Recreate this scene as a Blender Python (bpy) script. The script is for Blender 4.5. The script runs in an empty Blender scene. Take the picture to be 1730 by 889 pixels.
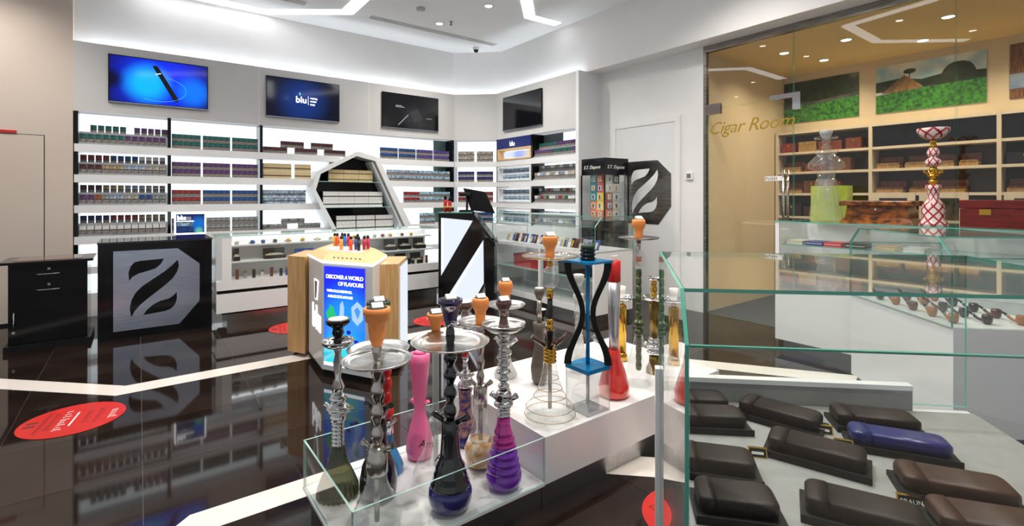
import bpy, bmesh, math, random
from mathutils import Vector, Matrix, Euler
random.seed(7)
scene = bpy.context.scene
col = scene.collection

# ------------------------------------------------------------------ camera, world, exposure, large lights
CAM_H = 1.55
cd = bpy.data.cameras.new('camera'); cam = bpy.data.objects.new('camera', cd); col.objects.link(cam)
cd.sensor_width = 36.0; cd.lens = 36.0 * 835 / 1730
cd.shift_y = -(444.5 - 332) / 1730
cd.clip_start = 0.05; cd.clip_end = 60
cam.location = (0, 0, CAM_H); cam.rotation_euler = (math.radians(90), 0, math.radians(-37.1))
scene.camera = cam
w = bpy.data.worlds.new('mall_ambient'); scene.world = w; w.use_nodes = True
w.node_tree.nodes['Background'].inputs[0].default_value = (0.93, 0.96, 1.0, 1)
w.node_tree.nodes['Background'].inputs[1].default_value = 0.38
vs = scene.view_settings
vs.view_transform = 'Standard'; vs.look = 'None'; vs.gamma = 1; vs.use_curve_mapping = False
vs.exposure = 0.32
scene.cycles.transparent_max_bounces = 40
scene.cycles.max_bounces = 10
scene.cycles.sample_clamp_indirect = 6
CEIL = 4.4

def light(name, kind, loc, power, color=(1, 1, 1), rot=(0, 0, 0), **kw):
    l = bpy.data.lights.new(name, kind); l.energy = power; l.color = color
    for k, v in kw.items(): setattr(l, k, v)
    o = bpy.data.objects.new(name, l); col.objects.link(o); o.location = loc; o.rotation_euler = rot
    return o
# ------------------------------------------------------------------ materials
def mat(name, c, rough=.5, metal=0., emit=None, es=1., spec=None, coat=0., noise=None, alpha=None):
    m = bpy.data.materials.new(name); m.use_nodes = True
    nt = m.node_tree; b = nt.nodes['Principled BSDF']
    b.inputs['Base Color'].default_value = (*c, 1); b.inputs['Roughness'].default_value = rough
    b.inputs['Metallic'].default_value = metal
    if spec is not None: b.inputs['Specular IOR Level'].default_value = spec
    if coat: b.inputs['Coat Weight'].default_value = coat; b.inputs['Coat Roughness'].default_value = .03
    if emit: b.inputs['Emission Color'].default_value = (*emit, 1); b.inputs['Emission Strength'].default_value = es
    if noise:
        c2, sc, stretch = noise
        tc = nt.nodes.new('ShaderNodeTexCoord'); mp = nt.nodes.new('ShaderNodeMapping'); nz = nt.nodes.new('ShaderNodeTexNoise')
        mp.inputs['Scale'].default_value = stretch; nz.inputs['Scale'].default_value = sc; nz.inputs['Detail'].default_value = 4
        r = nt.nodes.new('ShaderNodeValToRGB'); r.color_ramp.elements[0].position = .35; r.color_ramp.elements[1].position = .65
        r.color_ramp.elements[0].color = (*c, 1); r.color_ramp.elements[1].color = (*c2, 1)
        nt.links.new(tc.outputs['Object'], mp.inputs[0]); nt.links.new(mp.outputs[0], nz.inputs['Vector'])
        nt.links.new(nz.outputs['Fac'], r.inputs[0]); nt.links.new(r.outputs[0], b.inputs['Base Color'])
    return m
def glass(name, tint=(.975, .992, .985), ior=1.45, rough=0., gl=(1, 1, 1), diff=0.):
    m = bpy.data.materials.new(name); m.use_nodes = True; nt = m.node_tree
    nt.nodes.remove(nt.nodes['Principled BSDF']); out = nt.nodes['Material Output']
    t = nt.nodes.new('ShaderNodeBsdfTransparent'); t.inputs[0].default_value = (*tint, 1)
    g = nt.nodes.new('ShaderNodeBsdfGlossy'); g.inputs[0].default_value = (*gl, 1); g.inputs['Roughness'].default_value = rough
    f = nt.nodes.new('ShaderNodeFresnel'); gm_ = nt.nodes.new('ShaderNodeNewGeometry'); mi_ = nt.nodes.new('ShaderNodeMapRange')
    mi_.inputs[3].default_value = ior; mi_.inputs[4].default_value = 1 / ior   # thin sheet: the same reflectance on both faces
    nt.links.new(gm_.outputs['Backfacing'], mi_.inputs[0]); nt.links.new(mi_.outputs[0], f.inputs[0])
    mx = nt.nodes.new('ShaderNodeMixShader')
    nt.links.new(f.outputs[0], mx.inputs[0])
    base = t.outputs[0]
    if diff:
        d = nt.nodes.new('ShaderNodeBsdfDiffuse'); d.inputs[0].default_value = (*tint, 1)
        m2 = nt.nodes.new('ShaderNodeMixShader'); m2.inputs[0].default_value = diff
        nt.links.new(t.outputs[0], m2.inputs[1]); nt.links.new(d.outputs[0], m2.inputs[2]); base = m2.outputs[0]
    nt.links.new(base, mx.inputs[1]); nt.links.new(g.outputs[0], mx.inputs[2]); nt.links.new(mx.outputs[0], out.inputs[0])
    return m
def emis(name, c, s):
    m = bpy.data.materials.new(name); m.use_nodes = True; nt = m.node_tree
    nt.nodes.remove(nt.nodes['Principled BSDF']); e = nt.nodes.new('ShaderNodeEmission')
    e.inputs[0].default_value = (*c, 1); e.inputs[1].default_value = s
    nt.links.new(e.outputs[0], nt.nodes['Material Output'].inputs[0]); return m
M = {}
M['paint'] = mat('white_paint', (.82, .81, .80), .6, noise=((.80, .79, .78), 3, (1, 1, 1)))
M['beige_paint'] = mat('warm_white_paint', (.62, .53, .46), .6, noise=((.60, .51, .44), 2, (1, 1, 1)))
M['lacquer'] = mat('white_lacquer', (.80, .80, .80), .18, noise=((.78, .78, .79), 2, (1, 1, 1)))
M['bulkhead'] = mat('pale_grey_lacquer', (.60, .59, .585), .15, noise=((.58, .575, .57), 2, (1, 1, 1)))
M['ceiling'] = mat('ceiling_paint', (.86, .87, .88), .8, noise=((.84, .85, .86), 2, (1, 1, 1)))
M['tile'] = mat('dark_brown_tile', (.009, .005, .0038), .05, spec=.32, noise=((.022, .014, .011), 1.5, (1, 1, 1)))
M['grout'] = mat('grout', (.30, .25, .21), .7, noise=((.25, .21, .18), 30, (1, 1, 1)))
M['stripe'] = mat('white_floor_inlay', (.80, .74, .68), .12, noise=((.76, .70, .65), 3, (1, 1, 1)))
M['black'] = mat('black_lacquer', (.003, .003, .0035), .1, spec=.3, noise=((.006, .006, .007), 4, (1, 1, 1)))
M['blackmatt'] = mat('black_matt', (.005, .005, .006), .5, spec=.25, noise=((.01, .01, .01), 20, (1, 1, 1)))
M['steel'] = mat('brushed_steel', (.48, .55, .68), .24, 1., noise=((.62, .68, .80), 5, (1, 1, 30)))
M['steelwarm'] = mat('brushed_steel_dark', (.24, .22, .21), .25, 1., noise=((.40, .38, .36), 4, (1, 1, 14)))
M['chrome'] = mat('chrome', (.72, .72, .72), .07, 1.)
M['satin'] = mat('satin_nickel', (.46, .43, .39), .22, 1., noise=((.56, .52, .47), 40, (1, 1, .1)))
M['silver'] = mat('silver_tube', (.55, .55, .57), .3, .8)
M['gold'] = mat('polished_gold', (.62, .36, .06), .15, 1.)
M['bronze'] = mat('olive_bronze', (.22, .15, .04), .3, 1.)
M['plinth'] = mat('plinth_metal', (.42, .41, .42), .25, 1., noise=((.50, .49, .50), 60, (1, 1, 1)))
M['glass'] = glass('clear_pane')
M['edge'] = mat('green_glass_edge', (.10, .42, .33), .15, emit=None)
M['edgelight'] = mat('pale_glass_edge', (.45, .70, .64), .15)
M['storeglass'] = glass('storefront_pane', (.97, .965, .95), 1.4)
M['clear'] = glass('clear_blown_glass', (.95, .96, .955), 1.75, diff=.05)
M['acrylic'] = glass('clear_acrylic', (.93, .935, .935), 1.8)
M['frost'] = glass('frosted_glass', (.80, .80, .79), 1.4, .3, diff=.35)
M['wood'] = mat('oak_veneer', (.62, .38, .16), .4, noise=((.48, .27, .10), 6, (9, 9, .6)))
M['woodpale'] = mat('pale_oak', (.74, .50, .25), .4, noise=((.66, .42, .19), 6, (1, 9, 9)))
M['clay'] = mat('orange_clay', (.80, .27, .065), .55, noise=((.74, .235, .05), 30, (1, 1, 1)))
M['card'] = mat('white_card', (.85, .83, .78), .6)
M['tan'] = mat('tan_wall', (.66, .55, .38), .5, noise=((.64, .53, .36), 2, (1, 1, 1)))
M['cigarceil'] = mat('golden_ceiling', (.80, .60, .28), .6, noise=((.78, .58, .26), 2, (1, 1, 1)))
M['cream'] = mat('cream_shelf', (.68, .60, .47), .45, noise=((.64, .56, .43), 3, (1, 6, 1)))
M['carpet'] = mat('grey_carpet', (.05, .055, .07), .9, noise=((.07, .075, .09), 60, (1, 1, 1)))
M['led'] = emis('led_white', (.86, .94, 1.0), 17)
M['ledslot'] = emis('ceiling_slot_light', (.97, .98, 1.0), 4)
M['lightbox'] = emis('lit_shelf_back', (.88, .97, 1.0), 1.15)
M['litpanel'] = emis('lit_panel', (.80, .86, 1.0), .85)
M['litstrip'] = emis('lit_edge', (.93, .96, 1.0), 2.2)
M['lamp'] = emis('downlight_lens', (1, .96, .9), 14)
M['lampwarm'] = emis('warm_downlight_lens', (1, .9, .7), 12)
M['red'] = mat('red_sticker', (.58, .012, .009), .35, noise=((.54, .011, .008), 6, (1, 1, 1)))
M['print_white'] = mat('white_print', (.85, .85, .85), .5)
M['print_dark'] = mat('dark_print', (.10, .008, .008), .5)
M['goldprint'] = mat('gold_lettering', (.36, .22, .012), .5)
M['mahogany'] = mat('mahogany', (.16, .012, .008), .12, noise=((.10, .008, .005), 5, (1, 1, 6)))
M['burl'] = mat('burl_wood', (.30, .09, .012), .12, noise=((.04, .012, .004), 14, (1, 1, 2)))
M['leather'] = mat('brown_black_leather', (.012, .0062, .005), .5, spec=.3, noise=((.019, .010, .008), 60, (1, 1, 1)))
M['leatherbrown'] = mat('brown_leather', (.036, .0135, .007), .45, spec=.35, noise=((.055, .021, .011), 25, (1, 1, 1)))
M['leatherblue'] = mat('blue_leather', (.008, .016, .12), .28, noise=((.02, .018, .13), 8, (1, 1, 1)))
M['redplastic'] = mat('red_plastic', (.55, .015, .015), .3)
M['bluepaint'] = mat('blue_acrylic', (.0, .17, .40), .2)

# ------------------------------------------------------------------ mesh helpers
class MB:
    def __init__(s): s.v = []; s.f = []; s.m = []; s.sm = []
    def face(s, idx, mi=0, smooth=False): s.f.append(idx); s.m.append(mi); s.sm.append(smooth)
    def box(s, a, b, mi=0):
        x0, y0, z0 = a; x1, y1, z1 = b; n = len(s.v)
        s.v += [(x0, y0, z0), (x1, y0, z0), (x1, y1, z0), (x0, y1, z0), (x0, y0, z1), (x1, y0, z1), (x1, y1, z1), (x0, y1, z1)]
        for q in ((0, 3, 2, 1), (4, 5, 6, 7), (0, 1, 5, 4), (1, 2, 6, 5), (2, 3, 7, 6), (3, 0, 4, 7)): s.face([n + i for i in q], mi)
        return s
    def prism(s, pts, z0, z1, mi=0, side=None, z_list=None):
        # pts: xy polygon (ccw)
        n = len(s.v); k = len(pts)
        s.v += [(p[0], p[1], z0) for p in pts] + [(p[0], p[1], z1) for p in pts]
        s.face([n + k - 1 - i for i in range(k)], mi); s.face([n + k + i for i in range(k)], mi)
        for i in range(k):
            j = (i + 1) % k; s.face([n + i, n + j, n + k + j, n + k + i], mi if side is None else side)
        return s
    def extr(s, pts3, vec, mi=0, side=None):
        # planar polygon (3d points) extruded by a vector
        n = len(s.v); k = len(pts3); vec = Vector(vec)
        s.v += [tuple(p) for p in pts3] + [tuple(Vector(p) + vec) for p in pts3]
        s.face([n + k - 1 - i for i in range(k)], mi); s.face([n + k + i for i in range(k)], mi)
        for i in range(k):
            j = (i + 1) % k; s.face([n + i, n + j, n + k + j, n + k + i], mi if side is None else side)
        return s
    def lathe(s, prof, c=(0, 0), seg=24, mi=0, cap=True, wob=0, mod=0):
        n = len(s.v)
        for (z, r) in prof:
            for i in range(seg):
                a = 2 * math.pi * i / seg; rr = r * (1 + wob * math.cos(mod * a))
                s.v.append((c[0] + rr * math.cos(a), c[1] + rr * math.sin(a), z))
        for j in range(len(prof) - 1):
            for i in range(seg):
                k = (i + 1) % seg
                s.face([n + j * seg + i, n + j * seg + k, n + (j + 1) * seg + k, n + (j + 1) * seg + i], mi, True)
        if cap:
            s.face([n + seg - 1 - i for i in range(seg)], mi); e = n + (len(prof) - 1) * seg
            s.face([e + i for i in range(seg)], mi)
        return s
    def tube(s, pts, r, seg=8, mi=0):
        pts = [Vector(p) for p in pts]; n = len(s.v); rs = r if isinstance(r, (list, tuple)) else [r] * len(pts)
        for j, p in enumerate(pts):
            d = (pts[min(j + 1, len(pts) - 1)] - pts[max(j - 1, 0)]).normalized()
            u = d.orthogonal().normalized() if abs(d.z) > .99 else d.cross(Vector((0, 0, 1))).normalized()
            v = d.cross(u)
            for i in range(seg):
                a = 2 * math.pi * i / seg; s.v.append(tuple(p + rs[j] * (math.cos(a) * u + math.sin(a) * v)))
        for j in range(len(pts) - 1):
            for i in range(seg):
                k = (i + 1) % seg; s.face([n + j * seg + i, n + j * seg + k, n + (j + 1) * seg + k, n + (j + 1) * seg + i], mi, True)
        s.face([n + i for i in range(seg)], mi); e = n + (len(pts) - 1) * seg; s.face([e + seg - 1 - i for i in range(seg)], mi)
        return s
    def mesh(s, name, mats):
        me = bpy.data.meshes.new(name); me.from_pydata(s.v, [], s.f)
        for m in (mats if isinstance(mats, (list, tuple)) else [mats]): me.materials.append(M[m] if isinstance(m, str) else m)
        me.polygons.foreach_set('material_index', s.m); me.polygons.foreach_set('use_smooth', s.sm); me.update()
        b = bmesh.new(); b.from_mesh(me); bmesh.ops.recalc_face_normals(b, faces=b.faces); b.to_mesh(me); b.free()
        return me
    def obj(s, name, mats, parent=None, world=True, bevel=0):
        o = bpy.data.objects.new(name, s.mesh(name, mats)); col.objects.link(o)
        if parent is not None: attach(o, parent, world)
        if bevel:
            md = o.modifiers.new('bevel', 'BEVEL'); md.width = bevel; md.segments = 2; md.limit_method = 'ANGLE'
        return o
def wm(o):
    m = o.matrix_basis.copy()
    if o.parent: m = wm(o.parent) @ o.matrix_parent_inverse @ m
    return m
def attach(o, parent, world=True):
    o.parent = parent
    if world: o.matrix_parent_inverse = wm(parent).inverted()
def tag(o, label=None, cat=None, group=None, kind=None):
    if label: o['label'] = label
    if cat: o['category'] = cat
    if group: o['group'] = group
    if kind: o['kind'] = kind
    return o
def thing(name, label, cat, loc=(0, 0, 0), rz=0, group=None, kind=None):
    o = bpy.data.objects.new(name, None); col.objects.link(o); o.location = loc; o.rotation_euler = (0, 0, rz)
    o.empty_display_size = .05
    return tag(o, label, cat, group, kind)
def struct(o, label=None): o['kind'] = 'structure'; o['label'] = label or o.name; return o
def box(name, a, b, m, parent=None, world=True, bevel=0):
    a2 = [min(p, q) for p, q in zip(a, b)]; b2 = [max(p, q) for p, q in zip(a, b)]
    return MB().box(a2, b2).obj(name, m, parent, world, bevel)
def copy_tree(o, parent=None):
    c = o.copy(); col.objects.link(c)
    if parent: c.parent = parent; c.matrix_parent_inverse = o.matrix_parent_inverse.copy()
    for ch in [x for x in bpy.data.objects if x.parent == o]: copy_tree(ch, c)
    return c
def text(name, body, size, org, right, up, m, parent=None, shear=0, align='LEFT', depth=.001, bold=0, world=True, spacing=1):
    cu = bpy.data.curves.new(name, 'FONT'); cu.body = body; cu.size = size; cu.shear = shear; cu.align_x = align
    cu.extrude = depth; cu.offset = bold; cu.space_character = spacing; cu.resolution_u = 3
    t = bpy.data.objects.new(name, cu); col.objects.link(t)
    bpy.context.view_layer.update()
    me = bpy.data.meshes.new_from_object(t.evaluated_get(bpy.context.evaluated_depsgraph_get()))
    bpy.data.objects.remove(t)
    r = Vector(right).normalized(); u = Vector(up).normalized(); n = r.cross(u)
    mt = Matrix((r, u, n)).transposed().to_4x4(); mt.translation = Vector(org)
    me.transform(mt); me.materials.clear(); me.materials.append(M[m] if isinstance(m, str) else m)
    o = bpy.data.objects.new(name, me); col.objects.link(o)
    if parent is not None: attach(o, parent, world)
    return o
def poly_on(name, uv, org, right, up, wd, ht, m, parent, depth=.002, lift=.0):
    # polygon given in 0..1 panel coordinates (v downwards) standing on a plane; org = top-left corner
    r = Vector(right).normalized(); u = Vector(up).normalized(); n = r.cross(u)
    pts = [Vector(org) + r * (p[0] * wd) - u * (p[1] * ht) + n * lift for p in uv]
    return MB().extr(pts, n * depth).obj(name, m, parent)
LOGO_PANEL = [(0, 0), (.73, 0), (1, .22), (1, .72), (.75, 1), (0, 1)]
LOGO_TOP = [(.173, .38), (.164, .28), (.187, .2), (.23, .15), (.30, .135), (.567, .125), (.533, .19), (.47, .245), (.40, .265), (.28, .295), (.21, .33)]
LOGO_MID = [(.196, .84), (.178, .73), (.196, .63), (.24, .54), (.317, .46), (.455, .37), (.576, .29), (.663, .22), (.73, .15), (.744, .23), (.723, .31), (.67, .39), (.593, .46), (.49, .54), (.386, .62), (.30, .69), (.23, .77)]
LOGO_LOW = [(.33, .83), (.368, .77), (.438, .71), (.524, .67), (.628, .65), (.69, .61), (.718, .57), (.72, .67), (.697, .74), (.645, .79), (.576, .81)]

# ------------------------------------------------------------------ setting: floor
BW = 8.36          # face of the back bulkhead
RX = 5.52          # face of the right bulkhead
fl = box('floor', (-4, -3, -.06), (9, 9, -.006), 'grout'); struct(fl, 'dark glossy tiled shop floor with pale inlaid stripes')
tm = MB().box((-.3485, -.3485, -.006), (.3485, .3485, 0)).mesh('tile', 'tile')
for i in range(14):
    for j in range(17):
        x = -3.13 + .7 * i; y = -2.45 + .7 * j
        if x > 6.0 or y > 8.8 or x < -2.6 and y < 4: continue
        if y < 2 - (x + 2) * .9 and y < -.5: continue
        o = bpy.data.objects.new('tile', tm); col.objects.link(o); o.location = (x, y, 0); attach(o, fl, False)
box('carpet', (6.05, -1, -.006), (8.35, 3.75, .002), 'carpet', fl)
def stripe(pts): MB().prism(pts, -.004, .0015).obj('inlay_stripe', 'stripe', fl)
stripe([(-1.7, 6.73), (-1.7, 6.45), (-.141, 4.92), (-.083, 5.13)])
stripe([(-.141, 4.92), (3.2, 4.93), (3.2, 5.15), (-.083, 5.13)])
stripe([(.2, 2.86), (.28, 2.68), (4.0, 2.64), (4.12, 2.83)])
stripe([(.2, 2.86), (-.75, 1.95), (-.62, 1.78), (.28, 2.68)])
stripe([(4.0, 2.64), (4.72, 1.55), (4.96, 1.6), (4.12, 2.83)])
stripe([(2.0, 1.97), (2.12, 1.85), (3.0, .98), (3.2, 1.08), (2.3, 1.97)])

# ------------------------------------------------------------------ setting: walls and ceiling
struct(box('ceiling', (-4, -3, CEIL), (6.2, 9.2, CEIL + .1), 'ceiling'), 'white plaster ceiling with recessed light slots')
wl = struct(box('wall_left', (-4, BW, 0), (-.66, BW + .5, CEIL), 'beige_paint'), 'warm white wall with flush door')
box('service_door', (-1.8, BW - .006, .0), (-.93, BW + .01, 2.3), 'beige_paint', wl)
box('door_gap', (-.93, BW - .003, 0), (-.922, BW + .01, 2.31), 'blackmatt', wl)
box('door_gap', (-1.8, BW - .003, 2.30), (-.922, BW + .01, 2.308), 'blackmatt', wl)
box('red_notice', (-1.45, BW - .02, 2.315), (-1.17, BW, 2.345), 'redplastic', wl)
box('baseboard', (-4, BW - .012, 0), (-.66, BW, .03), 'blackmatt', wl)
A = Vector((4.92, BW, 0)); B = Vector((RX, 7.82, 0)); A2 = Vector((4.99, 8.54, 0)); B2 = Vector((5.70, 7.89, 0))
up_ = MB()
def wallq(name, p, q, z0, z1, th, m, label=None, parent=None):
    p = Vector(p).to_3d(); q = Vector(q).to_3d(); d = (q - p).normalized(); n = Vector((-d.y, d.x, 0)) * th
    pts = [(p.x, p.y), (q.x, q.y), (q.x + n.x, q.y + n.y), (p.x + n.x, p.y + n.y)]
    o = MB().prism(pts, z0, z1).obj(name, m, parent)
    return o
struct(wallq('wall_back', (-.66, 8.54, 0), A2, 3.38, CEIL, .1, 'paint'), 'white upper back wall lit by cove')
struct(wallq('wall_corner', A2, B2, 3.38, CEIL, .1, 'paint'), 'white upper wall across the corner')
struct(wallq('wall_right', B2, (5.70, -3, 0), 3.535, CEIL, .4, 'paint'), 'white beam wall above the cigar room glass')
struct(wallq('wall_right_lower', (6.0, 5.65, 0), (6.0, 3.70, 0), 0, 3.54, .12, 'paint'), 'white wall around the emblem door')
box('wall_return', (RX - .012, 5.55, 0), (6.0, 5.612, 3.535), 'lacquer', bpy.data.objects['wall_right_lower'])
# bulkheads
bk = struct(wallq('wall_back_bulkhead', (-.66, BW, 0), A, 2.643, 3.535, .03, 'bulkhead'), 'white lacquer bulkhead above the back shelves')
for x in (1.47, 3.2):
    box('panel_joint', (x, BW - .001, 2.643), (x + .005, BW, 3.535), 'paint', bk)
bc = struct(wallq('wall_corner_bulkhead', A, B, 2.643, 3.535, .03, 'bulkhead'), 'white lacquer corner bulkhead')
br = struct(wallq('wall_right_bulkhead', B, (RX, 5.6, 0), 2.643, 3.535, .03, 'bulkhead'), 'white lacquer bulkhead above the right shelves')
# cove ledges and LED strips
for (p, q) in (((-.66, 8.42), (4.95, 8.42)), ((4.95, 8.42), (5.58, 7.85)), ((5.58, 7.85), (5.58, 5.62))):
    wallq('cove_ledge', (*p, 0), (*q, 0), 3.38, 3.40, .12, 'paint', parent=bk)
cl = thing('cove_light', 'white LED strip hidden in the cove above the bulkhead', 'light', (2, 8.46, 3.405))
for (p, q) in (((-.6, 8.44), (4.93, 8.44)), ((4.97, 8.42), (5.58, 7.87)), ((5.60, 7.8), (5.60, 5.65))):
    wallq('led_strip', (*p, 0), (*q, 0), 3.405, 3.425, .03, 'led', parent=cl)

# ceiling details
def zig(name, pts, wd, label):
    o = thing(name, label, 'light', (pts[0][0], pts[0][1], CEIL))
    for a, b in zip(pts[:-1], pts[1:]):
        a = Vector(a); b = Vector(b); d = (b - a).normalized(); n = Vector((-d.y, d.x)) * wd / 2; e = d * wd * .2
        MB().prism([tuple(a - n - e), tuple(b - n + e), tuple(b + n + e), tuple(a + n - e)], CEIL - .006, CEIL + .002).obj('light_slot', 'ledslot', o)
    return o
zig('ceiling_slot', [(.0, 8.3), (1.55, 8.38), (2.58, 7.62), (2.57, 7.0), (1.2, 5.6), (-.4, 5.6)], .2, 'bent white light slot in the ceiling along the back wall')
zig('ceiling_slot', [(5.5, 6.06), (4.95, 6.08), (4.5, 5.6), (3.6, 4.6), (4.4, 3.2), (3.6, 2.0)], .17, 'bent white light slot in the ceiling near the right wall')
zig('ceiling_slot', [(0, 2.2), (1.2, 3.2), (2.6, 3.2), (3.0, 1.2)], .17, 'bent white light slot in the ceiling over the hookah podium')
def vent(x0, x1, y, label):
    o = thing('air_vent', label, 'vent', (x0, y, CEIL))
    box('backing', (x0, y - .06, CEIL - .003), (x1, y + .06, CEIL + .002), 'blackmatt', o)
    for k in range(4): box('slat', (x0, y - .06 + k * .036, CEIL - .012), (x1, y - .048 + k * .036, CEIL - .003), 'lacquer', o)
vent(2.94, 5.35, 7.6, 'long linear slot air vent in the ceiling before the screens')
vent(.3, 1.97, 7.66, 'shorter linear slot air vent in the ceiling beside the bent light')
o = thing('smoke_detector', 'round grey smoke detector on the ceiling', 'detector', (3.41, 6.8, CEIL))
MB().lathe([(CEIL, .07), (CEIL - .02, .07), (CEIL - .04, .05)], (3.41, 6.8)).obj('housing', mat('grey_plastic', (.45, .44, .40), .5), o)
MB().lathe([(CEIL - .04, .03), (CEIL - .05, .02)], (3.41, 6.8)).obj('sensor', 'paint', o)
o = thing('sprinkler', 'small metal fire sprinkler hanging from the ceiling', 'sprinkler', (4.07, 7.03, CEIL))
MB().lathe([(CEIL, .03), (CEIL - .01, .03), (CEIL - .015, .012), (CEIL - .06, .012)], (4.07, 7.03), 12).obj('stem', 'steelwarm', o)
MB().lathe([(CEIL - .06, .03), (CEIL - .066, .03)], (4.07, 7.03), 12).obj('deflector', 'steelwarm', o)
o = thing('security_camera', 'small dome security camera on the ceiling corner', 'camera', (5.15, 7.95, CEIL))
MB().lathe([(CEIL, .06), (CEIL - .04, .06), (CEIL - .05, .05)], (5.15, 7.95)).obj('mount', 'paint', o)
MB().lathe([(CEIL - .05, .048), (CEIL - .08, .04), (CEIL - .1, .015)], (5.15, 7.95)).obj('dome', 'black', o)
def downlight(x, y, z, warm, label, power, group):
    o = thing('downlight', label, 'light', (x, y, z), 0, group)
    MB().lathe([(z + .001, .075), (z - .006, .075), (z - .006, .055)], (x, y), 20, cap=False).obj('trim_ring', 'lacquer', o)
    MB().lathe([(z - .001, .055), (z - .004, .05)], (x, y), 20).obj('lens', 'lampwarm' if warm else 'lamp', o)
    l = light('downlight_lamp', 'SPOT', (x, y, z - .02), power, (1, .85, .60) if warm else (1, .94, .86), spot_size=2.5, spot_blend=.8, shadow_soft_size=.06)
    attach(l, o)
downlight(4.18, 6.11, CEIL, False, 'bright round downlight in the ceiling near the smoke detector', 165, 'shop downlights')
for x, y in ((3.96, 7.22), (-.2, 6.2), (1.2, 4.4), (.6, 2.0), (2.2, 2.6), (3.4, 1.4), (2.6, 4.6), (1.6, .4), (4.6, 2.8), (-1.6, 7.4)):
    downlight(x, y, CEIL, False, 'round white downlight in the shop ceiling', 165, 'shop downlights')

# ------------------------------------------------------------------ televisions
def tv(org, right, label, scr):
    r = Vector(right); n = Vector((r.y, -r.x, 0)); W_, H_ = 1.115, .63
    o = thing('wall_television', label, 'television', org, 0, 'televisions on the bulkhead')
    o3 = Vector(org)
    MB().extr([o3, o3 + r * W_, o3 + r * W_ - Vector((0, 0, H_)), o3 - Vector((0, 0, H_))], n * .035).obj('frame', 'black', o)
    MB().extr([o3 + r * .012 - Vector((0, 0, .012)) + n * .035, o3 + r * (W_ - .012) - Vector((0, 0, .012)) + n * .035,
               o3 + r * (W_ - .012) - Vector((0, 0, H_ - .02)) + n * .035, o3 + r * .012 - Vector((0, 0, H_ - .02)) + n * .035], n * .001).obj('screen', scr, o)
    MB().extr([o3 - Vector((0, 0, H_ - .012)) + n * .035, o3 + r * W_ - Vector((0, 0, H_ - .012)) + n * .035, o3 + r * W_ - Vector((0, 0, H_)) + n * .035, o3 - Vector((0, 0, H_)) + n * .035], n * .002).obj('lower_bezel', 'steel', o)
    return o
def screen_mat(name, blobs, base, k=1.0):
    # glowing picture: soft blobs in world-position space on a lit screen
    m = bpy.data.materials.new(name); m.use_nodes = True; nt = m.node_tree
    b = nt.nodes['Principled BSDF']; b.inputs['Base Color'].default_value = (.003, .003, .004, 1); b.inputs['Roughness'].default_value = .08
    g = nt.nodes.new('ShaderNodeNewGeometry'); prev = None
    rgb = nt.nodes.new('ShaderNodeRGB'); rgb.outputs[0].default_value = (*base, 1); prev = rgb.outputs[0]
    for (c, rad, colr) in blobs:
        d = nt.nodes.new('ShaderNodeVectorMath'); d.operation = 'DISTANCE'; d.inputs[1].default_value = c
        nt.links.new(g.outputs['Position'], d.inputs[0])
        mr = nt.nodes.new('ShaderNodeMapRange'); mr.interpolation_type = 'SMOOTHSTEP'
        mr.inputs[1].default_value = rad * .25; mr.inputs[2].default_value = rad; mr.inputs[3].default_value = 1; mr.inputs[4].default_value = 0
        nt.links.new(d.outputs['Value'], mr.inputs[0])
        mx = nt.nodes.new('ShaderNodeMix'); mx.data_type = 'RGBA'
        nt.links.new(mr.outputs[0], mx.inputs['Factor']); nt.links.new(prev, mx.inputs['A']); mx.inputs['B'].default_value = (*colr, 1)
        prev = mx.outputs['Result']
    nt.links.new(prev, b.inputs['Emission Color']); b.inputs['Emission Strength'].default_value = k
    return m
TY = BW - .04
s1 = screen_mat('screen_blue', [((.25, TY, 3.12), .75, (0, .02, .75)), ((.10, TY, 3.08), .34, (0, .42, 1)), ((.62, TY, 3.02), .28, (0, .16, .9)), ((-.31, TY, 3.1), .2, (0, 0, .02))], (0, 0, .02))
t = tv((-.313, BW, 3.42), (1, 0, 0), 'wall television showing a black vape pen on glowing blue', s1)
MB().extr([(.155, TY, 3.325), (.185, TY, 3.335), (.215, TY, 3.325), (.455, TY, 2.89), (.43, TY, 2.865), (.395, TY, 2.875)], (0, -.002, 0)).obj('vape_picture', 'blackmatt', t)
MB().extr([(.19, TY - .002, 3.22), (.25, TY - .002, 3.24), (.25, TY - .002, 3.232), (.19, TY - .002, 3.212)], (0, -.001, 0)).obj('vape_glint', 'litstrip', t)
arc = [(.22 + .32 * math.cos(a), TY - .001, 3.02 + .17 * math.sin(a)) for a in [math.radians(-120 + k * 12) for k in range(17)]]
MB().tube(arc, .003, 4).obj('light_trail', emis('trail', (.1, .5, 1), .8), t)
s2 = screen_mat('screen_navy', [((2.1, TY, 3.08), .5, (.002, .025, .16))], (.001, .002, .012))
t = tv((1.567, BW, 3.415), (1, 0, 0), 'wall television with a white three letter logo on navy', s2)
text('logo_text', 'blu', .14, (1.99, TY - .002, 3.045), (1, 0, 0), (0, 0, 1), 'litstrip', t, bold=.002)
MB().lathe([(3.16, .006), (3.2, .016)], (2.055, TY), 8).obj('logo_flame', emis('cyan_mark', (.1, .6, 1), 1), t)
box('logo_bar', (2.18, TY - .003, 3.02), (2.184, TY - .001, 3.16), 'litstrip', t)
for k, s in enumerate(('vaping', 'made', 'easy')): text('slogan_text', s, .045, (2.21, TY - .002, 3.12 - .05 * k), (1, 0, 0), (0, 0, 1), 'litstrip', t)
s3 = screen_mat('screen_dark', [((4.05, TY, 2.98), .3, (.022, .022, .024))], (.003, .003, .004))
t = tv((3.43, BW, 3.405), (1, 0, 0), 'wall television showing a dim grey device on black', s3)
gm = emis('dim_grey', (.05, .05, .052), 1); gm2 = emis('pale_grey', (.35, .35, .36), 1)
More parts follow.
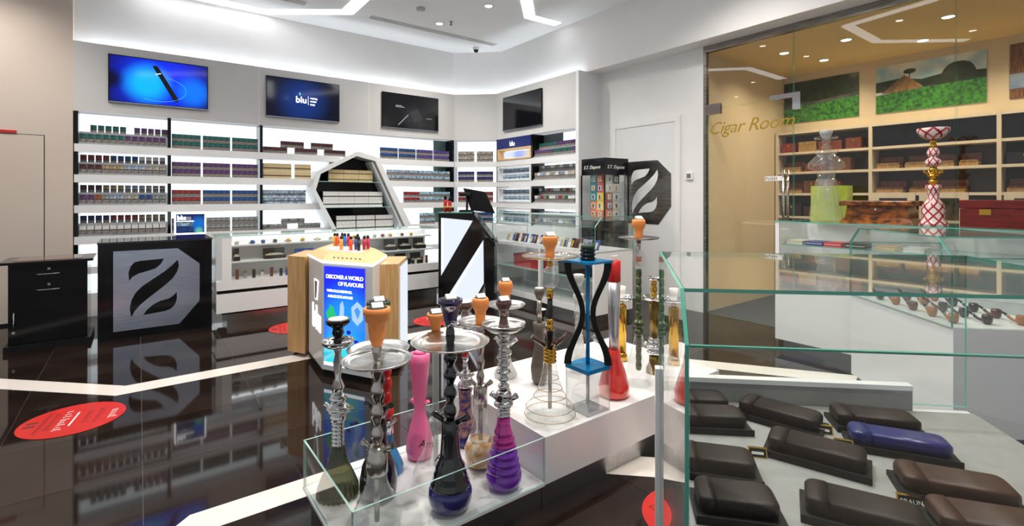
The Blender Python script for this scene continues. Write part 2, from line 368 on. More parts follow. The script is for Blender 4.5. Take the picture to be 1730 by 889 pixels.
MB().extr([(3.95, TY, 3.08), (4.12, TY, 3.16), (4.2, TY, 2.98), (4.05, TY, 2.9)], (0, -.002, 0)).obj('device_picture', gm, t)
MB().extr([(3.72, TY, 2.84), (3.92, TY, 3.04), (3.93, TY, 3.03), (3.74, TY, 2.84)], (0, -.002, 0)).obj('device_glint', gm2, t)
[box('caption_line', (3.68, TY - .003, 3.18 - k * .022), (3.80 + k * .05, TY - .001, 3.192 - k * .022), gm2, t) for k in range(2)]
box('caption_line', (4.28, TY - .003, 2.985), (4.40, TY - .001, 3.01), emis('dim_caption', (.12, .12, .13), 1), t)
s4 = screen_mat('screen_off', [], (.002, .002, .003))
t = tv((RX, 7.54, 3.405), (0, -1, 0), 'switched off black wall television over the right shelves', s4)

# ------------------------------------------------------------------ back shelving
ZB = [2.226, 1.833, 1.438, 1.037]; ZT = [2.643, 2.123, 1.730, 1.338]
BACKY = 8.64
sh = thing('wall_shelving', 'white built-in wall shelving with lit backs and black dividers', 'shelving', (2, BW + .15, 0))
for k, (xl, xr) in enumerate(((2.72, 3.345), (2.275, 3.545), (2.38, 3.75), (2.59, 3.95))):
    box('shelf_board', (-.65, BW, ZB[k] - .103), (xl, BACKY, ZB[k]), 'lacquer', sh); box('shelf_board', (xr, BW, ZB[k] - .103), (4.905, BACKY, ZB[k]), 'lacquer', sh)
box('shelf_board', (-.65, BW, .55), (4.905, BACKY, .64), 'lacquer', sh)
box('base_panel', (-.65, BW, 0), (4.905, BACKY, .30), 'lacquer', sh)
for k in range(4): box('lit_back', (-.63, BACKY, ZB[k]), (4.9, BACKY + .01, ZT[k]), 'lightbox', sh)
box('lit_back', (-.63, BACKY, .30), (4.9, BACKY + .01, .934), 'lightbox', sh)
for x in (-.65, .325, 1.485, 4.865):
    for k in range(4): box('divider', (x, BW - .002, ZB[k]), (x + .04, BACKY, ZT[k]), 'black', sh)
    box('divider', (x, BW - .002, .3), (x + .04, BACKY, .934), 'black', sh)
fs = thing('wall_shelving', 'narrow white wall shelving set across the corner with lit back', 'shelving', (5.3, 8.2, 0))
dA = (B - A).normalized(); nA = Vector((-dA.y, dA.x, 0))
for k in range(4):
    wallq('shelf_board', A, B, ZB[k] - .103, ZB[k], .28, 'lacquer', parent=fs)
    wallq('lit_back', A + nA * .28, B + nA * .28, ZB[k], ZT[k], .01, 'lightbox', parent=fs)
wallq('base_panel', A, B, 0, .93, .28, 'lacquer', parent=fs)
rs = thing('wall_shelving', 'white wall shelving along the right wall with grey racks', 'shelving', (5.66, 6.7, 0))
for k in range(4):
    box('shelf_board', (RX, 5.62, ZB[k] - .103), (5.8, 7.82, ZB[k]), 'lacquer', rs)
    box('lit_back', (5.8, 5.62, ZB[k]), (5.81, 7.82, ZT[k]), 'lightbox', rs)
    box('divider', (RX - .002, 7.76, ZB[k]), (5.8, 7.79, ZT[k]), 'black', rs)
    box('divider', (RX - .002, 6.70, ZB[k]), (5.8, 6.73, ZT[k]), 'black', rs)
    box('side_panel', (RX - .002, 5.615, ZB[k]), (5.8, 5.63, ZT[k]), 'lacquer', rs)
box('base_panel', (RX, 5.62, 0), (5.8, 7.82, .934), 'lacquer', rs)
# green glass returns of the main bay
for k in range(4): box('glass_return', (4.60, BACKY - .02, ZB[k] + .004), (4.86, BACKY - .005, ZT[k]), mat('teal_glass_back', (.16, .27, .24), .1) if k == 0 else bpy.data.materials['teal_glass_back'], sh)

# ------------------------------------------------------------------ cigarette packs
PC = dict(teal=(.015, .16, .14), purple=(.13, .05, .20), red=(.38, .02, .025), blue=(.015, .09, .33), white=(.78, .77, .75), maroon=(.11, .02, .03), gold=(.52, .38, .18),
          skyblue=(.40, .53, .68), cream=(.55, .50, .40), orange=(.45, .10, .02), navy=(.02, .03, .20), grey=(.33, .36, .36), violet=(.10, .07, .34), paleblue=(.44, .68, .84), tan=(.62, .47, .25))
MP = {k: mat('pack_' + k, v, .35, noise=(tuple(c * .25 for c in v), 28, (1, 1, .8))) for k, v in PC.items()}
MP['tan'] = mat('pack_plain_tan', PC['tan'], .35); MP['white'] = mat('pack_plain_white', PC['white'], .35, noise=((.62, .61, .60), 20, (1, 1, 1)))
M['packdark'] = mat('pack_warning', (.02, .018, .018), .4, noise=((.09, .07, .06), 60, (1, 1, 1)))
M['packgrey'] = mat('pack_lower', (.30, .27, .25), .4, noise=((.14, .12, .11), 40, (1, 1, 1)))
PMATS = ['packgrey', 'packdark', None]
def pack_geo(mb, w_, h_, d_, ox=0, oy=0, oz=0, mi=(0, 1, 2), style=0):
    # front faces -Y; three bands
    cuts = ((0, .40, mi[0]), (.40, .52, mi[1]), (.52, 1, mi[2])) if style == 0 else ((0, .30, mi[2]), (.30, .46, mi[1]), (.46, 1, mi[2]))
    for a, b, m_ in cuts: mb.box((ox, oy, oz + h_ * a), (ox + w_, oy + d_, oz + h_ * b), m_)
PMESH = {}
def pack_mesh(c, w_, h_, style):
    key = (c, round(w_, 4), round(h_, 4), style)
    if key not in PMESH:
        mb = MB(); pack_geo(mb, w_, h_, .04, style=style)
        PMESH[key] = mb.mesh('cigarette_pack', ['packgrey', 'packdark', MP[c]])
    return PMESH[key]
ORD = ['top', 'second', 'third', 'fourth']
def pack(x, y, z, c, w_, h_, label, group, style=0):
    o = bpy.data.objects.new('cigarette_pack', pack_mesh(c, w_, h_, style)); col.objects.link(o); o.location = (x, y, z)
    tag(o, label, 'cigarette pack', group)
CN = dict(teal='teal', purple='purple', red='red', blue='blue', white='plain white', maroon='maroon', gold='pale gold', skyblue='sky blue', cream='cream', orange='orange', navy='navy blue', grey='grey', violet='violet', tan='plain tan', paleblue='pale blue')
# bay beside the white wall
g = 'packs on the shelving bay beside the blank wall'
R1 = [(['teal'] * 5 + [None] + ['purple'] * 5, ['teal'] * 6 + ['purple'] * 6),
      (['red'] * 4 + ['blue'] * 4 + ['white'] * 4, ['maroon'] * 3 + ['gold'] * 3 + ['skyblue'] * 3 + ['cream'] * 3),
      (['maroon'] * 3 + ['gold'] * 3 + ['skyblue'] * 3 + ['cream'] * 3, ['purple'] * 2 + ['orange'] + ['grey'] + ['skyblue'] * 2 + ['cream'] * 2 + ['blue'] * 2 + ['grey'] * 2),
      (['navy'] * 4 + ['red'] * 4 + ['gold'] * 4, ['white'] * 12)]
for k, (ru, rl) in enumerate(R1):
    for r, row in enumerate((ru, rl)):
        n = len(row); z = ZB[k] + (.150 if r == 0 else .022); y = BW + (.13 if r == 0 else .03)
        x0 = -.60 if len(row) == 12 else -.50
        for i, c in enumerate(row):
            if c: pack(x0 + i * .0762, y, z, c, .064, .112, f"{CN[c]} cigarette pack, {('raised back', 'front')[r]} row, {ORD[k]} opening beside the blank wall", g)
    ri = thing('pack_riser', f'grey stepped riser under packs in the {ORD[k]} opening beside blank wall', 'riser', (-.16, BW + .12, ZB[k]))
    box('step', (-.607, BW + .10, ZB[k] + .0005), (.322, BW + .2, ZB[k] + .1495), 'silver', ri)
    box('front_rail', (-.607, BW + .005, ZB[k] + .0005), (.322, BW + .10, ZB[k] + .0215), 'silver', ri)
    box('price_rail', (-.607, BW + .112 - .02, ZB[k] + .135), (.322, BW + .10, ZB[k] + .165), 'silver', ri)
# second bay
g2 = 'packs stacked two high on the second shelving bay'
R2 = [['teal', 'teal', 'teal'], ['purple', 'purple', 'purple'], ['red', 'blue', 'blue'], ['purple', 'grey', 'grey']]
for k, row in enumerate(R2):
    for q, c in enumerate(row):
        for r in range(2):
            for i in range(5):
                pack(.375 + q * .372 + i * .0695, BW + .04, ZB[k] + .0005 + r * .104, c, .0675, .0995 if r else .1035, f"{CN[c]} cigarette pack, {('bottom', 'upper')[r]} layer, {ORD[k]} opening of the bay after the blank wall's", g2)
# third bay: the rest of the packs, too many to count singly
rest = MB(); RM = []
def rm(c):
    if c not in RM: RM.append(c)
    return 2 + RM.index(c)
def rest_pack(x, y, z, c, w_, h_, style=0): pack_geo(rest, w_, h_, .04, x, y, z, (0, 1, rm(c)), style)
def grp(x, z, c, rows=2, n=5, w_=.068, h_=.098, style=0, y=BW + .04):
    for r in range(rows):
        for i in range(n): rest_pack(x + i * (w_ + .0015), y, z + r * (h_ + .003), c, w_, h_, style)
grp(1.54, ZB[0], 'maroon', 1); grp(2.0, ZB[0], 'maroon', 1); grp(2.46, ZB[0], 'maroon', 1)
grp(1.79, ZB[0] + .101, 'maroon', 1); grp(2.25, ZB[0] + .101, 'maroon', 1)
grp(1.54, ZB[1], 'tan', 2, style=1, h_=.115, w_=.08); grp(2.0, ZB[1], 'tan', 1, n=3, style=1, h_=.115, w_=.08); grp(2.0, ZB[1] + .118, 'tan', 1, n=3, style=1, h_=.115, w_=.08)
grp(1.54, ZB[2], 'skyblue', 2, n=9, style=1, h_=.105)
grp(1.54, ZB[3], 'grey', 1, h_=.08); grp(2.05, ZB[3], 'grey', 1, h_=.08); grp(1.8, ZB[3] + .082, 'grey', 1, h_=.08)
for k, cs in enumerate((('blue', 'blue', 'violet', 'violet'), ('skyblue', 'skyblue', 'paleblue', 'paleblue'), (None, 'red', 'paleblue', 'paleblue'), (None, None, 'paleblue', None))):
    for q, c in enumerate(cs):
        if c: grp(3.43 + q * .355 if k == 0 else 3.555 + q * .325, ZB[k], c, 2, n=5, w_=.064 if k == 0 else .060, h_=.098)
# ------------------------------------------------------------------ illuminated niche
ni = thing('display_niche', 'white angular framed niche with black interior in the back shelving', 'display', (3.1, 8.3, .94))
out = [(2.30, 1.955), (2.965, 2.315), (3.335, 2.225), (4.0, .94), (2.58, .94), (2.215, 1.655)]
inn = [(2.36, 1.915), (2.95, 2.235), (3.28, 2.16), (3.86, .96), (2.64, .96), (2.285, 1.655)]
mb = MB(); n6 = 6
for y0, y1 in ((BW - .10, BW - .06),):
    for i in range(n6):
        j = (i + 1) % n6
        mb.extr([(out[i][0], y0, out[i][1]), (out[j][0], y0, out[j][1]), (inn[j][0], y0, inn[j][1]), (inn[i][0], y0, inn[i][1])], (0, y1 - y0, 0))
mb.obj('frame', 'lacquer', ni)
mb = MB()
for i in range(n6):
    j = (i + 1) % n6
    if i == 3: continue
    mb.extr([(out[i][0], BW - .06, out[i][1]), (out[j][0], BW - .06, out[j][1]), (inn[j][0], BW - .06, inn[j][1]), (inn[i][0], BW - .06, inn[i][1])], (0, .34, 0), 0)
mb.obj('reveal', 'lacquer', ni)
MB().extr([(p[0], BACKY - .025, p[1]) for p in inn], (0, .02, 0)).obj('back_panel', 'black', ni)
mb = MB(); mb.extr([(3.26, BW - .05, 2.15), (3.84, BW - .05, .95), (3.80, BW - .05, .95), (3.22, BW - .05, 2.15)], (0, .3, 0)); mb.obj('side_lining', 'lacquer', ni)
for z, x0, x1 in ((1.80, 2.34, 3.44), (1.37, 2.44, 3.65)): box('glass_shelf', (x0, BW - .05, z - .008), (x1, BACKY - .03, z), 'edgelight', ni)
gN = 'packs grouped inside the angular niche'
for z, cs, x0, stp, wd, ht, lab in ((1.8005, ('tan',) * 3, 2.522, .253, .061, .099, 'upper'), (1.3705, ('white',) * 4, 2.437, .256, .062, .130, 'middle'), (.9605, ('white',) * 3, 2.655, .340, .0785, .130, 'lower')):
    for q, c in enumerate(cs):
        for r in range(2):
            for i in range(4):
                pack(x0 + q * stp + i * (wd + .001), BW + .02, z + r * (ht + .001), c, wd, ht, f"{CN[c]} cigarette pack, {('bottom', 'top')[r]} row on the {lab} shelf inside the angular niche", gN, 1)
# corner and right shelving packs
def rest_at(p0, d, z, c, n, w_, h_, style=0, rows=2):
    # row along direction d, front facing the room
    d = Vector(d).normalized(); nn = Vector((d.y, -d.x, 0)) * -1
    for r in range(rows):
        for i in range(n):
            a = Vector(p0) + d * (i * (w_ + .002)); zz = z + r * (h_ + .003)
            cc = c if isinstance(c, str) else c[i % len(c)]
            cuts = ((0, .4, 0), (.4, .52, 1), (.52, 1, rm(cc))) if style == 0 else ((0, .25, rm(cc)), (.25, .4, 1), (.4, 1, rm(cc)))
            for q0, q1, mi in cuts:
                pts = [a, a + d * w_, a + d * w_ + nn * .04, a + nn * .04]
                rest.prism([(p.x, p.y) for p in pts], zz + h_ * q0, zz + h_ * q1, mi)
for k, c in enumerate(('cream', 'navy', 'red', 'blue')):
    for q in range(2): rest_at(A + dA * (.06 + q * .37) + nA * .04, dA, ZB[k], c, 5, .062, .1)
mixes = [['teal'] * 6 + ['purple'] * 6, ['cream', 'white', 'grey', 'skyblue', 'white', 'cream'], ['white', 'teal', 'gold', 'red', 'grey', 'white'], ['paleblue', 'white', 'blue', 'grey', 'cream']]
for k in range(4):
    for r in range(2):
        cc = mixes[k] if r == 0 else [mixes[k][-1 - i] for i in range(len(mixes[k]))]
        rest_at((RX + (.13 if r == 0 else .03), 6.68, 0), (0, -1, 0), ZB[k] + (.150 if r == 0 else .022), cc, 13, .075, .105, rows=1)
    box('rack_step', (RX + .10, 5.64, ZB[k] + .0005), (RX + .25, 6.69, ZB[k] + .149), 'silver', rs)
    box('rack_rail', (RX + .005, 5.64, ZB[k] + .0005), (RX + .1, 6.69, ZB[k] + .0215), 'silver', rs)
box('grey_backboard', (5.78, 6.2, ZB[0] + .2), (5.79, 6.69, ZT[0]), mat('grey_board', (.13, .16, .17), .5), rs)
# framed lit boxes on the right wall bay
for k in range(4):
    lb = thing('lit_display_box', ['gold framed lit box under navy header', 'white framed lit box with pale blue packs, upper', 'white framed lit box with pale blue packs, middle', 'white framed lit box with pale blue packs behind the glass counter'][k], 'display', (5.6, 7.25, ZB[k]))
    z0, z1 = ZB[k] + .005, (ZB[k] + .22 if k == 0 else ZT[k] - .01)
    fm = 'woodpale' if k == 0 else 'lacquer'
    box('frame', (RX - .01, 6.74, z0), (RX + .2, 7.75, z0 + .03), fm, lb); box('frame', (RX - .01, 6.74, z1 - .03), (RX + .2, 7.75, z1), fm, lb)
    box('frame', (RX - .01, 6.74, z0 + .03), (RX + .2, 6.78, z1 - .03), fm, lb); box('frame', (RX - .01, 7.71, z0 + .03), (RX + .2, 7.75, z1 - .03), fm, lb)
    box('lit_back', (RX + .16, 6.78, z0 + .03), (RX + .17, 7.71, z1 - .03), 'lightbox', lb)
    if k == 0:
        box('header', (RX - .01, 6.74, z1 + .002), (RX + .03, 7.75, ZT[0] - .005), mat('navy_header', (.004, .015, .14), .3), lb)
        text('header_text', 'blu', .13, (RX - .012, 7.36, z1 + .04), (0, -1, 0), (0, 0, 1), 'litstrip', lb)
        box('poster', (RX + .1, 6.80, z0 + .05), (RX + .11, 7.69, z1 - .05), screen_mat('poster', [((RX + .1, 6.95, z0 + .1), .2, (.8, .6, .5)), ((RX + .1, 7.2, z0 + .1), .25, (.35, .45, .9))], (.75, .85, 1), .8), lb)
    else:
        for r in range(2): rest_at((RX + .06, 7.66, 0), (0, -1, 0), z0 + .04 + r * .115, ['paleblue', 'skyblue'], 13, .065, .08, 1, rows=1)
        box('step', (RX + .055, 6.79, z0 + .1245), (RX + .15, 7.70, z0 + .1545), 'lacquer', lb)
ro = rest.obj('cigarette_packs', ['packgrey', 'packdark'] + [MP[c] for c in RM])
tag(ro, 'many more small cigarette packs along the far shelves', 'cigarette packs', kind='stuff')

# ------------------------------------------------------------------ cigar room behind the storefront glass
struct(box('wall_cigar_side', (6.06, 3.72, 0), (8.42, 3.85, 3.6), 'tan'), 'tan side wall of the cigar room')
struct(box('wall_cigar_back', (8.3, -1.2, 0), (8.42, 3.72, 3.6), 'tan'), 'tan back wall of the cigar room')
struct(box('wall_cigar_end', (6.06, -1.3, 0), (8.42, -1.2, 3.6), 'tan'), 'tan end wall of the cigar room')
struct(box('ceiling_cigar', (6.03, -1.3, 3.47), (8.42, 3.85, 3.6), 'cigarceil'), 'golden ceiling of the cigar room')
sf = thing('storefront_glazing', 'frameless glass front of the cigar room with steel top channel', 'glass wall', (6.0, 1.2, 0))
sf['kind'] = 'structure'
box('top_channel', (5.98, -1.2, 3.45), (6.05, 3.70, 3.535), 'steelwarm', sf)
box('jamb', (5.98, 3.66, 0), (6.05, 3.70, 3.45), 'steelwarm', sf)
for y0, y1, z0, z1 in ((-1.2, 1.160, .0, 3.45), (1.170, 2.575, 0, 3.45), (2.585, 3.66, 2.70, 3.45)):
    MB().extr([(6.008, y0, z0), (6.008, y1, z0), (6.008, y1, z1), (6.008, y0, z1)], (.012, 0, 0), 0, 1).obj('glass_pane', ['storeglass', 'edge'], sf)
dr = thing('glass_door', 'frameless glass door lettered for the cigar room', 'door', (6.0, 3.1, 0))
MB().extr([(6.008, 2.587, .012), (6.008, 3.645, .012), (6.008, 3.645, 2.69), (6.008, 2.587, 2.69)], (.012, 0, 0), 0, 1).obj('pane', ['storeglass', 'edge'], dr)
box('patch_fitting', (5.99, 3.47, 2.62), (6.04, 3.66, 2.76), 'chrome', dr)
box('patch_fitting', (5.99, 2.50, 2.69), (6.04, 2.84, 2.745), 'chrome', dr)
box('patch_fitting', (5.99, 2.50, 2.55), (6.04, 2.585, 2.69), 'chrome', dr)
for dx in (-.05, .06):
    h = MB().tube([(6.014 + dx, 2.67, 1.18), (6.014 + dx, 2.67, 1.86)], .014, 10).obj('pull_handle', 'chrome', dr)
    for z in (1.3, 1.74): MB().tube([(6.014, 2.67, z), (6.014 + dx, 2.67, z)], .008, 8).obj('standoff', 'chrome', h)
text('lettering', 'Cigar Room', .225, (5.998, 3.64, 2.36), (0, -1, 0), (0, 0, 1), 'goldprint', dr, shear=.35, depth=.0005, spacing=.96)
box('push_plate', (5.997, 2.70, 1.735), (6.0, 2.90, 1.79), 'card', dr)
text('push_text', 'PUSH', .05, (5.9955, 2.895, 1.745), (0, -1, 0), (0, 0, 1), 'blackmatt', dr, depth=.0005, spacing=1.25)
for x, y in ((6.92, 2.36), (6.9, 3.08), (6.9, 1.4), (6.9, .3), (7.7, 2.9), (7.7, 1.8), (7.7, .7)):
    downlight(x, y, 3.47, True, 'round warm downlight in the cigar room ceiling', 46, 'cigar room downlights')
# pictures
def picture(y0, y1, z0, z1, label):
    o = thing('wall_picture', label, 'picture', (8.29, y0, z0), 0, 'pictures on the cigar room wall')
    return o
def pmat(name, c1, c2, sc): return mat(name, c1, .25, noise=(c2, sc, (1, 1, 1)))
M['field'] = pmat('print_field', (.06, .30, .015), (.012, .07, .006), 26); M['sky'] = pmat('print_sky', (.30, .50, .60), (.66, .70, .66), 4)
M['trees'] = pmat('print_trees', (.010, .022, .006), (.03, .05, .012), 14); M['straw'] = pmat('print_straw', (.32, .19, .07), (.20, .11, .035), 20); M['roof'] = pmat('print_roof', (.22, .13, .055), (.14, .08, .03), 20)
def flat(name, pts, m, o, k): return MB().extr([(8.288 - k * .0006, y, z) for y, z in pts], (-.0006, 0, 0)).obj(name, m, o)
def disc(cy, cz, ry, rz_, n=14): return [(cy + ry * math.cos(2 * math.pi * i / n) * (1 + .08 * math.sin(5 * i)), cz + rz_ * math.sin(2 * math.pi * i / n)) for i in range(n)]
p = picture(2.67, 3.70, 2.71, 3.35, 'landscape picture of a green tobacco field below dark trees')
box('panel', (8.288, 2.67, 2.71), (8.3, 3.70, 3.35), 'trees', p)
flat('field_print', [(2.67, 2.71), (3.70, 2.71), (3.70, 2.93), (2.67, 3.02)], 'field', p, 0)
flat('path_print', [(2.67, 3.02), (3.70, 2.93), (3.70, 2.97), (2.67, 3.07)], pmat('print_path', (.10, .10, .08), (.06, .06, .05), 9), p, 1)
p = picture(1.32, 2.46, 2.71, 3.36, 'landscape picture of a thatched barn with palm in a green field')
box('panel', (8.288, 1.32, 2.71), (8.3, 2.46, 3.36), 'sky', p)
flat('tree_line_print', [(1.32, 3.0), (2.46, 3.0), (2.46, 3.14), (2.2, 3.16), (1.95, 3.11), (1.7, 3.15), (1.32, 3.12)], 'trees', p, 0)
flat('tree_print', disc(1.58, 3.14, .17, .13), 'trees', p, 1)
flat('roof_print', [(2.40, 2.98), (2.14, 3.20), (1.96, 3.03), (2.22, 2.97)], 'roof', p, 2)
flat('wall_print', [(2.30, 2.96), (2.10, 3.17), (1.94, 3.02), (1.96, 2.96)], 'straw', p, 3)
flat('palm_print', disc(2.08, 3.24, .07, .035, 9), 'trees', p, 4); flat('palm_print', [(2.085, 3.1), (2.075, 3.1), (2.075, 3.24), (2.085, 3.24)], 'trees', p, 1)
flat('field_print', [(1.32, 2.71), (2.46, 2.71), (2.46, 2.96), (1.9, 3.0), (1.32, 3.02)], 'field', p, 5)
p = picture(.1, 1.12, 2.71, 3.36, 'picture of hanging brown tobacco leaves over blue cloth')
box('panel', (8.288, .1, 2.71), (8.3, 1.12, 3.36), mat('print_leaves', (.26, .11, .03), .3, noise=((.06, .02, .008), 10, (1, 8, 1))), p)
flat('cloth_print', [(.1, 2.83), (1.12, 2.83), (1.12, 3.0), (.1, 3.05)], pmat('print_cloth', (.08, .16, .36), (.3, .38, .5), 5), p, 0)
# cigar shelving
cs = thing('cigar_shelving', 'cream wooden wall shelving full of cigar boxes', 'shelving', (8.15, 1.5, 0))
CZ = [2.54, 2.225, 1.925, 1.60, 1.25, .85]
for z in CZ: box('shelf_board', (8.0, -1.1, z - .035), (8.295, 3.70, z), 'cream', cs)
for y in (3.68, 2.44, 1.17, -.1): box('upright', (7.995, y - .02, 0), (8.295, y + .02, 2.54), 'cream', cs)
box('back_panel', (8.28, -1.1, .0), (8.295, 3.70, 2.5), mat('dark_shelf_backboard', (.045, .038, .032), .6), cs)
box('dark_panel', (8.02, 1.20, 2.226), (8.03, 2.41, 2.50), 'black', cs); box('dark_panel', (8.02, -.07, 2.226), (8.03, 1.14, 2.50), 'black', cs)
for y0 in (2.36, 1.86, 1.10, .6):   # framed cabinet doors below
    d_ = box('cabinet_door', (7.80, y0 - .46, .10), (7.805, y0, 1.60), 'glass', cs)
    for q in ((7.79, y0 - .46, 1.53, y0, 1.60), (7.79, y0 - .46, .10, y0, .17), (7.79, y0 - .46, .17, y0 - .38, 1.53), (7.79, y0 - .08, .17, y0, 1.53)):
        box('door_frame', (q[0], q[1], q[2]), (q[0] + .03, q[3], q[4]), 'cream', d_)
CBC = [('dark brown', (.05, .018, .008)), ('black', (.012, .011, .011)), ('red', (.26, .022, .015)), ('walnut', (.15, .06, .02)), ('tan', (.42, .25, .09)), ('reddish brown', (.20, .045, .015))]
CBM = [mat('box_' + n.replace(' ', '_'), c, .3, noise=(tuple(v * .6 for v in c), 12, (1, 4, 1))) for n, c in CBC]
bays = [('bay next to the glass door', 3.62, 2.52), ('bay behind the humidor', 2.38, 1.24), ('bay behind the mahogany case', 1.11, .1)]
rows_ = [('top', 2.225), ('second', 1.925), ('third', 1.60), ('fourth', 1.25)]
rc = random.Random(3)
for bi, (bn, ya, yb) in enumerate(bays):
    for ri_, (rn, zz) in enumerate(rows_):
        if ri_ == 0 and bi > 0: continue
        y = ya
        k = 0
        while y > yb + .2:
            wd = rc.uniform(.17, .3); ht = rc.uniform(.09, .19); c = rc.choice([0, 0, 1, 1, 1, 2, 3, 4, 5, 5])
            if y - wd < yb: break
            open_ = (bi == 1 and ri_ in (1, 2)) or rc.random() < .12
            n, _ = CBC[c]
            o = thing('cigar_box', f"{n} {'open box of cigars' if open_ else 'closed cigar box'} on {rn} shelf, {bn}", 'cigar box', (8.12, y - wd / 2, zz), 0, 'cigar boxes on the cigar room shelves')
            if open_:
                box('tray', (8.03, y - wd, zz + .0005), (8.2, y, zz + .05), CBM[4], o)
                for q in range(int(wd / .026)): MB().tube([(8.022, y - .02 - q * .026, zz + .06), (8.19, y - .02 - q * .026, zz + .07)], .011, 6).obj('cigar', CBM[3 if ri_ == 2 else 4], o)
                box('lid', (8.2, y - wd, zz + .0005), (8.21, y, zz + .16), CBM[5], o)
            else:
                box('body', (8.03, y - wd, zz + .0005), (8.22, y, zz + ht * .75), CBM[c], o); box('lid', (8.027, y - wd - .001, zz + ht * .75), (8.222, y + .001, zz + ht), CBM[c], o)
                box('clasp', (8.024, y - wd / 2 - .012, zz + ht * .66), (8.03, y - wd / 2 + .012, zz + ht * .82), 'gold', o)
            y -= wd + rc.uniform(.02, .07); k += 1

# ------------------------------------------------------------------ emblem door, thermostat
d1 = struct(box('door_1', (5.975, 4.13, 0.005), (6.0, 5.20, 2.60), 'lacquer'), 'white flush door carrying a steel emblem')
for q in ((4.05, 0, 4.13, 2.68), (5.20, 0, 5.28, 2.68), (4.13, 2.60, 5.20, 2.68)): box('door_frame', (5.965, q[0], q[1]), (6.0, q[2], q[3]), 'paint', d1)
em = thing('door_emblem', 'dark brushed steel emblem plate with pale curved stripes on the white door', 'emblem', (5.975, 4.6, 1.1))
EO, ER, EU, EW, EH = (5.9745, 5.03, 2.075), (0, -1, 0), (0, 0, 1), .84, .93
poly_on('plate', LOGO_PANEL, EO, ER, EU, EW, EH, 'steelwarm', em, .006)
for nm, pl in (('upper_stroke', LOGO_TOP), ('middle_stroke', LOGO_MID), ('lower_stroke', LOGO_LOW)): poly_on(nm, pl, EO, ER, EU, EW, EH, 'lacquer', em, .002, .006)
th = thing('thermostat', 'small white square thermostat on the wall beside the glass door', 'thermostat', (6.0, 3.91, 1.78))
box('body', (5.975, 3.855, 1.775), (6.0, 3.965, 1.88), 'paint', th, bevel=.008); box('display', (5.973, 3.885, 1.80), (5.9755, 3.945, 1.86), mat('lcd', (.16, .18, .16), .3), th)

# ------------------------------------------------------------------ black drawer cabinet and emblem counter
cb = thing('drawer_cabinet', 'small black cabinet with two drawers and glazed top', 'cabinet', (-.72, 7.2, 0))
box('plinth', (-1.06, 6.88, 0), (-.40, 7.42, .06), 'blackmatt', cb); box('body', (-1.03, 6.92, .06), (-.43, 7.40, .87), 'black', cb)
box('top_board', (-1.10, 6.86, .87), (-.38, 7.46, .895), 'black', cb); box('top_glass', (-1.0, 6.95, .895), (-.48, 7.38, .899), mat('brown_tinted_top', (.16, .10, .08), .04), cb)
for z in (.70, .54):
    d_ = box('drawer', (-1.02, 6.913, z), (-.44, 6.92, z + .15), 'black', cb)
    MB().tube([(-.83, 6.905, z + .065), (-.80, 6.885, z + .06), (-.66, 6.885, z + .06), (-.63, 6.905, z + .065)], .006, 8).obj('handle', 'chrome', d_)
    MB().tube([(-.73, 6.915, z + .11), (-.73, 6.906, z + .11)], .013, 12).obj('lock', 'satin', d_)
d_ = box('door', (-1.02, 6.913, .08), (-.44, 6.92, .53), 'black', cb)
MB().tube([(-.985, 6.905, .22), (-.985, 6.885, .25), (-.985, 6.885, .37), (-.985, 6.905, .40)], .006, 8).obj('handle', 'chrome', d_)
MB().tube([(-.99, 6.915, .19), (-.99, 6.906, .19)], .013, 12).obj('lock', 'satin', d_)
ec = thing('emblem_counter', 'glossy black counter faced with a steel emblem panel', 'counter', (.18, 7.1, 0))
box('body', (-.345, 6.85, 0), (.70, 7.45, 1.035), 'black', ec); box('top', (-.35, 6.84, 1.035), (.705, 7.46, 1.055), mat('black_granite', (.01, .012, .016), .06), ec)
EO, ER, EU, EW, EH = (-.215, 6.85, .955), (1, 0, 0), (0, 0, 1), .79, .87
poly_on('emblem_panel', LOGO_PANEL, EO, ER, EU, EW, EH, 'steel', ec, .006)
for nm, pl in (('upper_stroke', LOGO_TOP), ('middle_stroke', LOGO_MID), ('lower_stroke', LOGO_LOW)): poly_on(nm, pl, EO, ER, EU, EW, EH, 'black', ec, .002, .006)
tb = thing('counter_display', 'small lit display sign with blue packs picture on the emblem counter', 'sign', (.49, 7.0, 1.055))
box('base', (.35, 6.94, 1.0555), (.64, 7.06, 1.10), mat('navy_base', (.005, .01, .12), .3), tb)
box('frame', (.335, 6.985, 1.10), (.655, 7.015, 1.36), 'litstrip', tb, bevel=.02)
TY2 = 6.984
sc_ = box('screen', (.352, TY2 - .004, 1.118), (.638, TY2, 1.342), screen_mat('display_screen', [((.58, TY2, 1.22), .12, (.0, .12, .5)), ((.58, TY2, 1.14), .06, (.1, .4, .3))], (.004, .012, .10)), tb)
text('logo_text', 'blu', .07, (.362, TY2 - .005, 1.275), (1, 0, 0), (0, 0, 1), 'litstrip', sc_, bold=.003)
for k in range(3): box('caption_line', (.445, TY2 - .006, 1.30 - k * .014), (.50, TY2 - .004, 1.306 - k * .014), 'print_white', sc_)
for k in range(2): box('pack_row', (.365, TY2 - .006, 1.20 - k * .062), (.52, TY2 - .004, 1.245 - k * .062), MP['paleblue' if k == 0 else 'blue'], sc_)
box('divider_line', (.36, TY2 - .006, 1.252), (.53, TY2 - .004, 1.262), 'litstrip', sc_)

